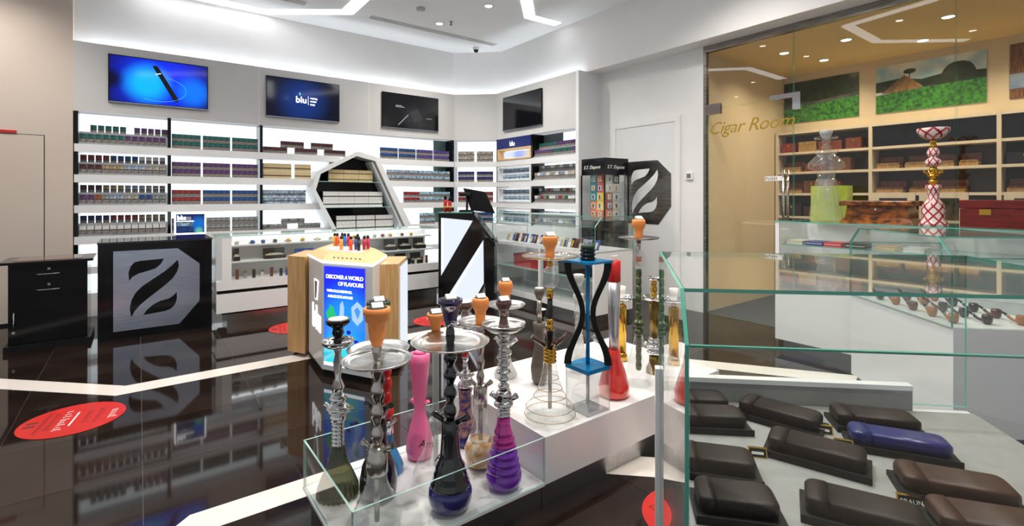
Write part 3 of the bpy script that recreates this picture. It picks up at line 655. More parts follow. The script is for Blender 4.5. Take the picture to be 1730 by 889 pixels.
# ------------------------------------------------------------------ long white glass counter at the back
gc = thing('glass_counter', 'long white glass fronted counter before the back shelves', 'counter', (2.2, 7.0, 0))
X0, X1, Y0, Y1 = .80, 3.72, 6.80, 7.30
box('plinth', (X0 + .06, Y0 + .07, 0), (X1, Y1, .13), 'plinth', gc); box('black_line', (X0, Y0 + .01, .13), (X1, Y1, .15), 'black', gc)
box('lower_panel', (X0 - .06, Y0, .15), (X1, Y1, .38), 'lacquer', gc); box('black_band', (X0 - .05, Y0 + .012, .38), (X1, Y1, .42), 'black', gc)
box('case_floor', (X0 - .06, Y0, .42), (X1, Y1, .53), 'lacquer', gc); box('back_panel', (X0, Y1 - .03, .53), (X1, Y1, 1.06), 'lacquer', gc)
MB().prism([(.74, 6.86), (.80, 6.80), (.90, 6.80), (.90, 7.27), (.74, 7.27)], .53, 1.06).obj('end_post', 'lacquer', gc)
for z, d in ((.745, .16), (.94, .25)): box('shelf', (.90, Y0 + d, z - .02), (X1, Y1 - .03, z), 'lacquer', gc)
MB().box((.90, Y0, .53), (X1, Y0 + .008, 1.06)).obj('front_pane', 'glass', gc)
MB().extr([(.74, Y0 - .01, 1.062), (X1, Y0 - .01, 1.062), (X1, Y1, 1.062), (.74, Y1, 1.062)], (0, 0, .012), 0, 1).obj('top_pane', ['glass', 'edgelight'], gc)
box('case_light', (.95, Y1 - .06, 1.035), (3.65, Y1 - .03, 1.05), 'ledslot', gc)
rg = random.Random(11)
cols = [('black', (.02, .02, .02)), ('silver', (.5, .5, .5)), ('amber', (.55, .30, .03)), ('blue', (.03, .07, .3)), ('brown', (.16, .05, .03)), ('ivory', (.6, .52, .4))]
CM = [mat('trinket_' + n, c, .25, .6 if n == 'silver' else 0) for n, c in cols]
def lighter(x, y, z, ci, h, where):
    o = thing('lighter', f'small {cols[ci][0]} lighter standing {where}', 'lighter', (x, y, z), rg.uniform(-.3, .3), 'lighters in the long counter')
    MB().box((-.018, -.008, .0005), (.018, .008, h * .7)).obj('body', CM[ci], o, False); MB().box((-.018, -.008, h * .7), (.018, .008, h)).obj('cap', 'chrome' if ci % 2 else CM[ci], o, False)
x = .97
while x < 3.6:
    lighter(x, 6.86 + rg.uniform(0, .05), .53, rg.randrange(6), rg.uniform(.09, .13), 'on the floor of the long glass counter'); x += rg.uniform(.075, .11)
def gift(x, y, z, wd, ht, ci, label):
    o = thing('gift_box', label, 'box', (x, y, z))
    box('base', (x - wd / 2, y - .05, z + .0005), (x + wd / 2, y + .05, z + ht * .35), CM[ci], o); box('lid', (x - wd / 2, y + .04, z + ht * .35), (x + wd / 2, y + .055, z + ht), CM[ci], o)
    box('insert', (x - wd * .42, y - .045, z + ht * .35), (x + wd * .42, y + .03, z + ht * .42), CM[5], o)
    MB().tube([(x - wd * .3, y - .01, z + ht * .48), (x + wd * .3, y - .01, z + ht * .48)], .01, 8).obj('accessory', 'chrome', o)
gift(.98, 7.02, .745, .07, .15, 0, 'narrow black box at the end of the middle counter shelf')
gift(1.42, 7.02, .745, .26, .13, 0, 'black gift box holding a silver piece on the middle counter shelf'); gift(1.80, 7.02, .745, .24, .1, 3, 'blue gift box on the middle counter shelf')
for i, (x, z) in enumerate(((3.02, .745), (3.25, .745), (3.50, .745), (3.15, .53), (3.40, .53))): gift(x, 7.02 if z > .6 else 6.92, z, .17, .16, 0, 'black open gift box with pale insert by the lit emblem counter' ); 
for o in [o for o in bpy.data.objects if o.get('label', '').startswith('black open gift box with pale')]: o['group'] = 'open gift boxes in the long counter'
rg2 = random.Random(4); x = 1.0
while x < 3.5:
    ci = rg2.randrange(6); o = thing('pipe_lighter', f'{cols[ci][0]} trinket with round case on the upper counter shelf', 'trinket', (x, 7.12, .94), rg2.uniform(0, 3), 'trinkets on the upper counter shelf')
    MB().lathe([(.0005, .02), (.008, .026), (.035, .026), (.045, .015)], seg=12).obj('case', CM[ci], o, False); MB().tube([(-.05, 0, .012), (0, 0, .014), (.05, .01, .012)], .007, 6).obj('strap', CM[(ci + 1) % 6], o, False)
    x += rg2.uniform(.12, .2)

# ------------------------------------------------------------------ diagonal lit emblem counter with register
P0, P1 = Vector((3.33, 6.10, 0)), Vector((3.80, 5.64, 0)); ex = (P1 - P0).normalized(); ey = Vector((-ex.y, ex.x, 0)); LW = (P1 - P0).length
lc = thing('lit_counter', 'black counter with glowing white emblem panels set diagonally', 'counter', tuple((P0 + P1) / 2 + ey * .2))
def onface(u, v): return P0 + ex * (LW * u) + Vector((0, 0, 1.32 * (1 - v)))
pan = [(0, 0), (.73, 0), (1, .26), (1, .74), (.72, 1), (0, 1)]
MB().extr([onface(*p) + ey * .02 for p in pan], ey * .30).obj('body', 'black', lc)
MB().extr([onface(*p) + ey * .0 for p in ((0, .0), (.73, 0), (1, .26), (1, .74), (.72, 1), (0, 1))], ey * .02).obj('front_panel', 'black', lc)
for nm, pl in (('lit_stroke', [(.06, .05), (.74, .08), (.06, .66)]), ('lit_stroke', [(.965, .28), (.975, .73), (.70, .97), (.25, .84)])):
    MB().extr([onface(*p) for p in pl], -ey * .004).obj(nm, 'litpanel', lc)
for a, b in (((.09, .07), (.09, .60)), ((.93, .33), (.33, .83))): MB().tube([onface(*a) - ey * .006, onface(*b) - ey * .006], .012, 6).obj('light_tube', 'litstrip', lc)
MB().extr([P1 + ey * .02, P1 + ex * .12 + ey * .06, P1 + ex * .12 + ey * .3, P1 + ey * .3], (0, 0, .98)).obj('side_cabinet', 'black', lc)
MB().extr([onface(0, 0) - ey * .01, onface(.74, 0) - ey * .01, onface(.74, 0) + ey * .34, onface(0, 0) + ey * .34], (0, 0, .012), 0, 1).obj('top_pane', ['glass', 'edge'], lc)
MB().extr([onface(.74, -.01) - ey * .02, onface(1.22, .31) - ey * .02, onface(1.22, .35) - ey * .02, onface(.72, .03) - ey * .02], ey * .3).obj('sloping_flap', 'black', lc)
ps = thing('cash_register', 'black touch screen cash register on the lit emblem counter', 'register', tuple(onface(.6, 0) + ey * .22 + Vector((0, 0, .012))))
c0 = onface(.55, 0) + ey * .2 + Vector((0, 0, .013))
MB().prism([tuple((c0 + ex * a + ey * b).xy) for a, b in ((-.1, -.08), (.08, -.08), (.08, .1), (-.1, .1))], c0.z, c0.z + .025).obj('foot', 'blackmatt', ps)
MB().tube([c0 + Vector((0, 0, .02)), c0 + Vector((0, 0, .22))], .016, 8).obj('pole', 'blackmatt', ps)
q = c0 + ex * .08 + Vector((0, 0, .0)); r_ = (ex * .93 - ey * .36).normalized()
up2 = Vector((0, 0, 1)) - ex * .28; up2.normalize()
MB().extr([q + r_ * -.02 + up2 * .02, q + r_ * .36 + up2 * -.02, q + r_ * .30 + up2 * .29, q + r_ * -.05 + up2 * .35], ey * .04).obj('monitor', 'blackmatt', ps)
MB().extr([c0 + Vector((0, 0, .22)) + ex * a + ey * b for a, b in ((-.1, -.06), (.07, -.06), (.07, .06), (-.1, .06))], (0, 0, .05)).obj('customer_display', 'blackmatt', ps, bevel=.01)
for i, (u, hh) in enumerate(((.0, .16), (.10, .14))):
    c = onface(u + .05, 0) + ey * .25; z0 = 1.3325
    o = thing('gas_canister', ['tall red canister with black nozzle beside the register', 'shorter red canister with black nozzle beside the register'][i], 'canister', (c.x, c.y, z0))
    MB().lathe([(z0, .026), (z0 + hh, .026), (z0 + hh + .015, .015)], (c.x, c.y), 14).obj('body', 'redplastic', o)
    MB().lathe([(z0 + hh + .015, .02), (z0 + hh + .06, .02), (z0 + hh + .07, .01)], (c.x, c.y), 12).obj('cap', 'blackmatt', o)
    MB().lathe([(z0 + .05, .0268), (z0 + .08, .0268)], (c.x, c.y), 14).obj('label_band', CM[2], o)

# ------------------------------------------------------------------ glass showcases
def showcase(o, org, ex, ey, L, D, zb, zt, ch=.12, back_ch=False, ends=(True, True), low=None):
    ex = Vector((*ex, 0)).normalized(); ey = Vector((*ey, 0)).normalized(); O = Vector((*org, 0)); th = .010
    def pt(a, b, z): return O + ex * a + ey * b + Vector((0, 0, z))
    G = ['glass', 'edge']
    MB().extr([pt(0, 0, zb), pt(L, 0, zb), pt(L, 0, zt - ch), pt(0, 0, zt - ch)], ey * th, 0, 1).obj('front_pane', G, o)
    MB().extr([pt(0, 0, zt - ch), pt(L, 0, zt - ch), pt(L, ch, zt), pt(0, ch, zt)], (ey - Vector((0, 0, 1))) * th * .7, 0, 1).obj('sloped_pane', G, o)
    D2 = D - ch if back_ch else D
    MB().extr([pt(0, ch, zt - th), pt(L, ch, zt - th), pt(L, D2, zt - th), pt(0, D2, zt - th)], (0, 0, th), 0, 1).obj('top_pane', G, o)
    if back_ch: MB().extr([pt(0, D, zt - ch), pt(L, D, zt - ch), pt(L, D2, zt), pt(0, D2, zt)], (-ey - Vector((0, 0, 1))) * th * .7, 0, 1).obj('sloped_pane', G, o)
    MB().extr([pt(0, D, zb), pt(L, D, zb), pt(L, D, zt - (ch if back_ch else 0)), pt(0, D, zt - (ch if back_ch else 0))], -ey * th, 0, 1).obj('back_pane', G, o)
    prof = [(0, zb), (D, zb), (D, zt - ch if back_ch else zt)] + ([(D2, zt)] if back_ch else []) + [(ch, zt), (0, zt - ch)]
    if low is not None: prof[0] = (0, low); prof[1] = (D, low)
    if ends[0]: MB().extr([pt(-.002, b, z) for b, z in prof], -ex * th, 0, 1).obj('end_pane', G, o)
    if ends[1]: MB().extr([pt(L, b, z) for b, z in prof], ex * th, 0, 1).obj('end_pane', G, o)
    return pt
def slab(pt, name, a0, a1, b0, b1, z0, z1, m, o, bevel=0):
    q = [pt(a0, b0, 0), pt(a1, b0, 0), pt(a1, b1, 0), pt(a0, b1, 0)]
    return MB().prism([(p.x, p.y) for p in q], z0, z1).obj(name, m, o, bevel=bevel)
# right wall counter
ca = thing('glass_counter', 'white framed glass counter along the right wall with red box inside', 'counter', (4.75, 5.2, 0))
pt = showcase(ca, (4.40, 6.32), (0, -1), (1, 0), 2.16, .70, .875, 1.30)
slab(pt, 'plinth', .05, 2.1, .05, .68, 0, .10, 'plinth', ca); slab(pt, 'bottom_board', 0, 2.16, 0, .70, .10, .18, 'lacquer', ca)
slab(pt, 'top_board', 0, 2.16, 0, .70, .83, .87, 'lacquer', ca); slab(pt, 'back_board', 0, 2.16, .66, .70, .18, .83, 'lacquer', ca)
for a in (0, 1.10, 2.12): slab(pt, 'post', a, a + .04, 0, .06, .18, .83, 'lacquer', ca)
slab(pt, 'end_board', 2.12, 2.16, .06, .66, .18, .83, 'lacquer', ca); slab(pt, 'end_board', 0, .03, .06, .66, .18, .83, 'lacquer', ca)
slab(pt, 'lower_pane', .04, 2.12, .01, .016, .18, .83, 'glass', ca); slab(pt, 'glass_shelf', .04, 2.12, .06, .60, .50, .508, 'edgelight', ca)
slab(pt, 'case_light', .1, 2.05, .60, .63, .81, .828, 'ledslot', ca)
o = thing('storage_box', 'red box on the glass shelf inside the right wall counter', 'box', (4.65, 5.75, .508)); rm_ = mat('red_card', (.62, .05, .06), .4)
slab(pt, 'body', .35, .95, .15, .4, .5085, .66, rm_, o); slab(pt, 'lid', .345, .955, .145, .405, .64, .69, rm_, o)
o = thing('storage_box', 'black box on the glass shelf inside the right wall counter', 'box', (4.65, 4.9, .508))
slab(pt, 'body', 1.35, 1.85, .15, .4, .5085, .66, 'blackmatt', o); slab(pt, 'lid', 1.345, 1.855, .145, .405, .64, .69, 'blackmatt', o)
rl = random.Random(9)
for i in range(18):
    a = .18 + i * .107; c = rl.choice([0, 3, 4, 5, 1, 3, 4]); p_ = pt(a, .16 + .03 * (i % 2), .8755)
    o = thing('lighter_card', f'{cols[c][0]} boxed lighter leaning in the right wall counter', 'lighter', tuple(p_), 0, 'boxed lighters in the right wall counter')
    MB().extr([Vector((0, .035, 0)), Vector((0, -.035, 0)), Vector((.04, -.035, .12)), Vector((.04, .035, .12))], (.012, 0, 0)).obj('card', CM[c], o, False)
    MB().extr([Vector((-.002, .015, .01)), Vector((-.002, -.015, .01)), Vector((.03, -.015, .09)), Vector((.03, .015, .09))], (-.006, 0, .002)).obj('lighter_body', 'chrome' if i % 3 == 0 else CM[(c + 2) % 6], o, False)
# tall black display stand
ds = thing('display_stand', 'tall black four sided display stand with coloured lighter cards', 'display', (5.5, 5.0, 0), math.radians(-3))
MB().box((-.24, -.24, 0), (.24, .24, 1.20)).obj('base', 'black', ds, False); MB().box((-.24, -.24, 1.86), (.24, .24, 2.10)).obj('header', 'black', ds, False)
MB().box((-.15, -.15, 1.20), (.15, .15, 1.86)).obj('core', 'silver', ds, False)
for sx, sy in ((-1, -1), (1, -1), (-1, 1), (1, 1)): MB().box((sx * .24 - .008, sy * .24 - .008, 1.2), (sx * .24 + .008, sy * .24 + .008, 1.86)).obj('corner_post', 'black', ds, False)
for q in (((-.24, -.24), (.24, -.238)), ((-.24, -.24), (-.238, .24))): MB().box((*q[0], 1.2), (*q[1], 1.86)).obj('glass_side', 'glass', ds, False)
CC = [mat('card_' + n, c, .4) for n, c in (('teal', (.0, .25, .34)), ('red', (.55, .03, .05)), ('yellow', (.80, .52, .0)), ('orange', (.75, .15, .02)), ('white', (.6, .58, .52)), ('crimson', (.3, .02, .03)), ('black', (.03, .03, .03)))]
LA = [[0, 1], [0, 1], [0, 2], [3, 2], [3, 3]]; RA = [[4, 6], [4, 4], [5, 4], [5, 4], [3, 4]]
for r in range(5):
    for q in range(2):
        z = 1.74 - r * .128
        for side in range(2):
            ci = (LA if side == 0 else RA)[r][q]
            if side == 0: a, b = (-.163, .13 - q * .135 - .125, z), (-.15, .13 - q * .135, z + .12)
            else: a, b = (-.13 + q * .135, -.163, z), (-.005 + q * .135, -.15, z + .12)
            c_ = MB().box(a, b).obj('lighter_card', CC[ci], ds, False)
            mid = [(u + v) / 2 for u, v in zip(a, b)]
            if side == 1:
                MB().box((mid[0] - .036, -.168, z + .02), (mid[0] + .036, -.163, z + .10)).obj('window', CC[4], c_, False); MB().box((mid[0] - .012, -.174, z + .03), (mid[0] + .012, -.168, z + .085)).obj('lighter', CM[(r + q) % 5], c_, False)
            else:
                MB().box((-.168, mid[1] - .036, z + .02), (-.163, mid[1] + .036, z + .10)).obj('window', CC[4], c_, False); MB().box((-.174, mid[1] - .012, z + .03), (-.168, mid[1] + .012, z + .085)).obj('lighter', CM[(r + q + 1) % 5], c_, False)
text('header_text', 'S.T. Dupont', .07, (-.19, -.2415, 1.95), (1, 0, 0), (0, 0, 1), 'print_white', ds, shear=.3, world=False); text('header_text', 'S.T. Dupont', .07, (-.2415, .19, 1.95), (0, -1, 0), (0, 0, 1), 'print_white', ds, shear=.3, world=False)
# counter along the cigar room glass
c1 = thing('glass_counter', 'white glass counter along the cigar room carrying ornate hookahs', 'counter', (5.5, 1.6, 0))
box('plinth', (5.27, .5, 0), (5.84, 2.36, .10), 'plinth', c1); box('base', (5.20, .45, .10), (5.86, 2.41, .75), 'lacquer', c1)
box('end_panel', (5.20, 2.37, .75), (5.86, 2.41, 1.29), 'lacquer', c1); box('back_panel', (5.83, .45, .75), (5.86, 2.37, 1.28), 'lacquer', c1)
MB().extr([(5.20, .45, .75), (5.20, 2.37, .75), (5.20, 2.37, 1.29), (5.20, .45, 1.29)], (.008, 0, 0), 0, 1).obj('front_pane', ['glass', 'edge'], c1)
MB().extr([(5.19, .45, 1.29), (5.88, .45, 1.29), (5.88, 2.42, 1.29), (5.19, 2.42, 1.29)], (0, 0, .01), 0, 1).obj('top_pane', ['glass', 'edge'], c1)
MB().extr([(5.23, .47, 1.06), (5.80, .47, 1.06), (5.80, 2.36, 1.06), (5.23, 2.36, 1.06)], (0, 0, .008), 0, 1).obj('glass_shelf', ['glass', 'edge'], c1)
for i, (y, cc, lab) in enumerate(((2.26, (.55, .5, .4), 'pale wallet lying on the glass shelf nearest the counter end'), (2.08, (.03, .04, .22), 'navy wallet lying on the glass shelf'), (1.92, (.6, .02, .03), 'bright red wallet lying on the glass shelf'), (1.74, (.03, .03, .03), 'black wallet lying on the glass shelf'), (1.5, (.5, .3, .08), 'amber wallet lying on the glass shelf'), (1.3, (.6, .58, .55), 'white wallet lying on the glass shelf'))):
    o = thing('wallet', lab, 'wallet', (5.4, y, 1.068)); m_ = mat('wallet_leather', cc, .35)
    box('cover', (5.28, y - .075, 1.0685), (5.5, y + .075, 1.085), m_, o); box('pages', (5.285, y - .07, 1.085), (5.49, y + .068, 1.095), 'card', o); box('flap', (5.28, y - .075, 1.095), (5.5, y + .075, 1.106), m_, o)
# diagonal pipe showcase
c2 = thing('glass_showcase', 'diagonal glass showcase with smoking pipes on a white base', 'showcase', (4.3, .9, 0))
pt2 = showcase(c2, (3.935, .775), (.707, -.707), (.68, .733), .66, 1.06, .755, 1.30, .12, True)
slab(pt2, 'plinth', .04, .64, .05, 1.0, 0, .1, 'plinth', c2); slab(pt2, 'base', 0, .66, 0, 1.06, .1, .75, 'lacquer', c2)
def pipe(o, wood):
    MB().lathe([(.0005, .012), (.012, .021), (.035, .023), (.05, .020), (.05, .013), (.02, .01)], seg=14).obj('bowl', wood, o, False)
    MB().tube([(.015, 0, .014), (.05, 0, .018), (.075, 0, .03)], [.009, .008, .007], 8).obj('shank', wood, o, False)
    MB().tube([(.075, 0, .03), (.10, 0, .042), (.135, 0, .05)], [.0065, .006, .005], 8).obj('mouthpiece', 'black', o, False)
    MB().tube([(.072, 0, .029), (.079, 0, .033)], .0082, 10).obj('ring', 'chrome', o, False)
rp = random.Random(5); pw = [mat('briar', (.13, .035, .012), .2, noise=((.06, .015, .006), 30, (1, 1, 3))), mat('dark_briar', (.03, .012, .008), .2), mat('orange_briar', (.34, .12, .03), .2)]
for i in range(15):
    a, b = .10 + (i % 3) * .19, .14 + (i // 3) * .18; p_ = pt2(a, b, .7505); wi = rp.randrange(3)
    o = thing('smoking_pipe', ['reddish briar smoking pipe lying in the diagonal showcase', 'near black smoking pipe lying in the diagonal showcase', 'orange brown smoking pipe lying in the diagonal showcase'][wi], 'pipe', tuple(p_), rp.uniform(.55, 1.05), 'smoking pipes in the diagonal showcase')
    o.scale = (1.2,) * 3; pipe(o, pw[wi])
# foreground case showcase
c3 = thing('glass_showcase', 'large glass showcase of leather cigar cases beside the hookah podium', 'showcase', (1.9, .6, 0))
pt3 = showcase(c3, (1.093, .713), (.72, -.69), (.77, .64), 1.25, 1.04, .66, 1.30, .12, False, (True, False), .02)
BZ = .652
slab(pt3, 'base', .012, 1.25, .012, 1.03, .05, BZ - .007, 'lacquer', c3); slab(pt3, 'plinth', .05, 1.25, .05, .98, 0, .05, 'plinth', c3)
slab(pt3, 'display_board', .012, 1.25, .012, .985, BZ - .007, BZ, mat('grey_display_board', (.30, .30, .29), .5, noise=((.27, .27, .265), 20, (1, 1, 1))), c3)
slab(pt3, 'back_rail', 0, 1.02, .99, 1.025, BZ - .006, .735, bpy.data.materials['grey_display_board'], c3); slab(pt3, 'rail_cap', 0, 1.02, .985, 1.03, .735, .755, 'lacquer', c3)
slab(pt3, 'corner_post', -.03, -.012, 1.0, 1.05, .02, .78, 'lacquer', c3)
def bar(x0, x1, W_, H_, r0, r1):
    # rounded leather block along x; r0, r1 are the end roundings (0 leaves a flat joint)
    mb = MB(); xs = []
    for k in range(5):
        a = math.pi / 2 * k / 4
        if r0: xs.append((x0 + r0 * (1 - math.sin(a)), r0 * (1 - math.cos(math.pi / 2 - a)) if 0 else r0 * (1 - math.sin(math.acos(min(1, math.sin(a)))))))
    xs = ([(x0 + r0 * (1 - math.cos(t)), r0 * (1 - math.sin(t))) for t in [math.pi / 2 * k / 4 for k in range(1, 5)]] if r0 else [(x0, 0)])
    xs += ([(x1 - r1 * (1 - math.cos(t)), r1 * (1 - math.sin(t))) for t in [math.pi / 2 * k / 4 for k in range(4, 0, -1)]] if r1 else [(x1, 0)])
    N = 24; n0 = len(mb.v)
    for x_, sh_ in xs:
        for i in range(N):
            a = 2 * math.pi * i / N; c_, s_ = math.cos(a), math.sin(a); e = .35
            mb.v.append((x_, (W_ / 2 - sh_) * math.copysign(abs(c_) ** e, c_), H_ / 2 + (H_ / 2 - min(sh_ * .55, H_ * .3)) * math.copysign(abs(s_) ** e, s_)))
    for j in range(len(xs) - 1):
        for i in range(N): k = (i + 1) % N; mb.face([j * N + i, j * N + k, (j + 1) * N + k, (j + 1) * N + i], 0, True)
    mb.face(list(range(N - 1, -1, -1))); e0 = (len(xs) - 1) * N; mb.face([e0 + i for i in range(N)])
    return mb
CASES = [(1.722, 1.062, .155, -41, 0, 'short dark case at the far corner against the glass end'), (1.622, .965, .20, -43, 0, 'dark case beside the short one against the glass end'), (1.842, .838, .255, -80, 0, 'dark case nearest the back rail'),
         (2.055, .617, .25, -52, 0, 'slim dark case lying next to the blue one'), (1.93, .515, .26, -60, 2, 'glossy blue case'), (1.365, .80, .20, -52, 0, 'dark case touching the glass end, third along'), (1.663, .649, .255, -73, 0, 'large dark case in the middle of the board'),
         (1.757, .345, .248, -59, 1, 'brown case with a capped end beside the name card'), (1.225, .668, .19, -49, 0, 'charcoal case with a rounded cap at the front glass corner'), (1.434, .455, .244, -66, 0, 'large dark brown case by the front pane'), (1.615, .255, .22, -55, 1, 'brown case behind the large front one')]
lm = ['leather', 'leatherbrown', 'leatherblue']
for i, (x, y, L, an, k, lab) in enumerate(CASES):
    x *= 1.11; y *= 1.11; L *= 1.13
    st = thing('case_stand', f'black slab stand under the {lab}', 'stand', (x, y, BZ), math.radians(an)); Wd = .125 if k != 2 else .105
    MB().extr([(-L / 2 - .010, -Wd / 2 - .022, .0005), (L / 2 + .012, -Wd / 2 - .022, .0005), (L / 2 + .012, Wd / 2 + .002, .0005), (-L / 2 - .010, Wd / 2 + .002, .0005)], (0, 0, .016)).obj('slab', 'blackmatt', st, False)
    MB().box((-L / 2 - .010, -Wd / 2 - .022, .0165), (L / 2 + .012, -Wd / 2 - .016, .024)).obj('lip', 'blackmatt', st, False)
    o = thing('cigar_case', f'leather cigar case, {lab}', 'cigar case', (x, y, BZ + .017), math.radians(an), 'leather cigar cases in the showcase')
    bar(-L / 2 + L * .2, L / 2, Wd - .003, .046, 0, .03).obj('body', lm[k], o, False); bar(-L / 2, -L / 2 + L * .205, Wd, .048, .03, 0).obj('cap', lm[k], o, False)
for i, (x, y, an, tx, lab) in enumerate(((1.53, .76, 40, 'CIGAR', 'small black and gold name card beside the middle dark case'), (1.86, .70, 30, 'CASE', 'small black and gold name card near the slim dark case'), (1.80, .62, 30, 'LEATHER', 'small black and gold name card beside the blue case'), (1.60, .40, 35, 'BRAUN', 'small black and gold name card beside the brown capped case'))):
    x *= 1.11; y *= 1.11
    o = thing('name_card', lab, 'card', (x, y, BZ), math.radians(an - 90))
    MB().extr([(-.03, 0, .0005), (.03, 0, .0005), (.03, .014, .03), (-.03, .014, .03)], (0, .004, 0)).obj('card', 'gold', o, False)
    MB().extr([(-.026, -.0005, .003), (.026, -.0005, .003), (.026, .0118, .027), (-.026, .0118, .027)], (0, -.0006, .0002)).obj('face', 'blackmatt', o, False)
    if tx == 'BRAUN': text('card_text', tx, .017, (-.023, .0028, .009), (1, 0, 0), (0, .42, .9), 'print_white', o, depth=.0008, world=False)
    else: MB().extr([(-.02, .0026, .010), (.018, .0026, .010), (.018, .0058, .018), (-.02, .0058, .018)], (0, -.0012, .0005)).obj('print_line', 'card', o, False)

# ------------------------------------------------------------------ hookah podium
pd = thing('hookah_podium', 'white two level podium with steel plinth and low glass fence', 'podium', (1.9, 2.3, 0))
box('plinth', (.68, 1.885, 0), (1.61, 2.54, .11), 'plinth', pd); box('low_deck', (.645, 1.86, .11), (1.612, 2.56, .125), 'lacquer', pd)
box('plinth', (1.614, 1.885, 0), (3.15, 2.80, .115), 'plinth', pd); box('high_block', (1.614, 1.86, .115), (3.20, 2.85, .35), 'lacquer', pd)
for a, b, v in (((.648, 1.862), (1.608, 1.862), (0, .008, 0)), ((.648, 1.872), (.648, 2.545), (.008, 0, 0)), ((.648, 2.552), (1.608, 2.552), (0, .008, 0))):
    MB().extr([(*a, .126), (*b, .126), (*b, .35), (*a, .35)], v, 0, 1).obj('glass_fence', ['glass', 'edgelight'], pd)

# ------------------------------------------------------------------ hookahs
M['gdark'] = glass('smoky_green_glass', (.36, .37, .24), 1.6, diff=.12); M['gblue'] = glass('turquoise_glass', (.12, .52, .80), 1.6, diff=.35)
M['gpink'] = mat('frosted_pink_glass', (.86, .16, .36), .35, emit=None); M['gpurple'] = mat('purple_glass', (.15, .008, .42), .06, coat=1, noise=((.19, .015, .46), 4, (1, 1, 1)))
M['gmagenta'] = mat('magenta_glass', (.42, .008, .24), .06, coat=1); M['gred'] = mat('red_glass', (.88, .02, .010), .06, coat=1, noise=((.62, .03, .015), 4, (1, 1, 1)))
M['gcobalt'] = mat('cobalt_glass', (.008, .010, .16), .05, coat=1); M['gblack'] = mat('black_glass', (.004, .004, .006), .05, coat=1)
M['mosaic'] = mat('mosaic_glass', (.02, .02, .22), .15, noise=((.42, .22, .12), 55, (1, 1, 1))); M['mottle'] = mat('amber_mottled_glass', (.55, .26, .03), .08, coat=1, noise=((.72, .62, .45), 24, (1, 1, 1)))
M['browncer'] = mat('brown_ceramic', (.075, .03, .025), .12, coat=1); M['bluecer'] = mat('dark_blue_ceramic', (.012, .010, .05), .12, coat=1, noise=((.03, .015, .06), 15, (1, 1, 1)))
M['tray'] = mat('spun_steel_tray', (.58, .575, .56), .2, 1.)
_n = M['tray'].node_tree; _b = _n.nodes['Principled BSDF']; _b.inputs['Anisotropic'].default_value = .85; _t = _n.nodes.new('ShaderNodeTangent'); _t.direction_type = 'RADIAL'; _t.axis = 'Z'; _n.links.new(_t.outputs[0], _b.inputs['Tangent']); M['taupe'] = mat('taupe_wood', (.12, .095, .075), .4, noise=((.09, .07, .055), 6, (1, 1, 6)))
M['camo'] = mat('green_camouflage', (.015, .03, .01), .3, noise=((.10, .14, .04), 40, (1, 1, 1))); M['greencer'] = mat('dark_green_ceramic', (.02, .05, .02), .2)
class Hk:
    def __init__(s, label, x, y, z0, sc, yb):
        s.t = thing('hookah', label, 'hookah', (x, y, z0), 0, 'hookahs'); s.x, s.y, s.z0, s.s, s.yb = x, y, z0, sc, yb
    def z(s, y): return s.z0 + .0006 + (s.yb - y) * s.s
    def part(s, name, m, prof, seg=28, cap=True, **k):
        # prof rows: measured height mark, measured half width (scaled to metres by s.s)
        return MB().lathe([(s.z(a), r * s.s) for a, r in prof], (s.x, s.y), seg, cap=cap, **k).obj(name, m, s.t)
    def tray(s, y, r, m='tray', rim=None, lip=.05):
        z = s.z(y); R = r * s.s
        pr = [(z - .004, .006), (z - .003, R * .7), (z + R * lip * .6, R * .95), (z + R * lip + .006, R), (z + R * lip + .008, R * .985), (z + R * lip * .6 + .003, R * .93), (z, R * .68), (z, .006)]
        o = MB().lathe(pr, (s.x, s.y), 48, cap=False).obj('tray', m, s.t)
        if rim:
            pts = [(s.x + R * math.cos(a), s.y + R * math.sin(a), z + R * lip + .006) for a in [2 * math.pi * i / 40 for i in range(41)]]
            MB().tube(pts, .003, 6).obj('gold_rim', rim, o)
        return o
    def bowl(s, m, prof, tagc=True, seg=24):
        o = s.part('bowl', m, prof, seg)
        z = s.z(prof[-1][0]); r = prof[-1][1] * s.s
        MB().lathe([(z, r * .8), (z + .003, r * .78)], (s.x, s.y), 20).obj('bowl_inner', 'card' if not tagc else 'blackmatt', o)
        if tagc:
            MB().extr([(s.x - .025, s.y - .012, z + .004), (s.x + .022, s.y - .022, z + .004), (s.x + .026, s.y + .0, z + .022), (s.x - .021, s.y + .01, z + .022)], (.004, .012, -.012)).obj('price_tag', 'card', o)
        return o
    def ports(s, y, n, ln, m, a0=0, r=4., tilt=.9, tip=None):
        for i in range(n):
            a = a0 + 2 * math.pi * i / n; d = Vector((math.cos(a), math.sin(a), tilt)).normalized(); c = Vector((s.x, s.y, s.z(y)))
            o = MB().tube([c + d * ln * s.s * .3, c + d * ln * s.s * .7, c + d * ln * s.s], [r * s.s * .75, r * s.s * .8, r * s.s], 10).obj('hose_port', m, s.t)
            if tip: MB().tube([c + d * ln * s.s * .8, c + d * ln * s.s * 1.08], r * s.s * 1.25, 10).obj('port_cap', tip, o)
def wavy(y0, y1, rmin, rmax, n):
    out = []; N = n * 6
    for i in range(N + 1): out.append((y0 + (y1 - y0) * i / N, rmin + (rmax - rmin) * (.5 - .5 * math.cos(2 * math.pi * n * i / N))))
    return out
def beads(y0, y1, rs, neck=4):
    out = []; st = (y1 - y0) / len(rs)
    for k, r in enumerate(rs):
        for i in range(7): out.append((y0 + st * (k + i / 6.), neck + (r - neck) * math.sin(math.pi * i / 6)))
    return out
VX = -.93   # bearing of the port axis that lies across the camera's view
LO, HI = .125, .35
CLAY = [(0, .40), (.16, .52), (.34, .60), (.62, .66), (.66, .84), (.80, .86), (.84, 1), (1, .95)]
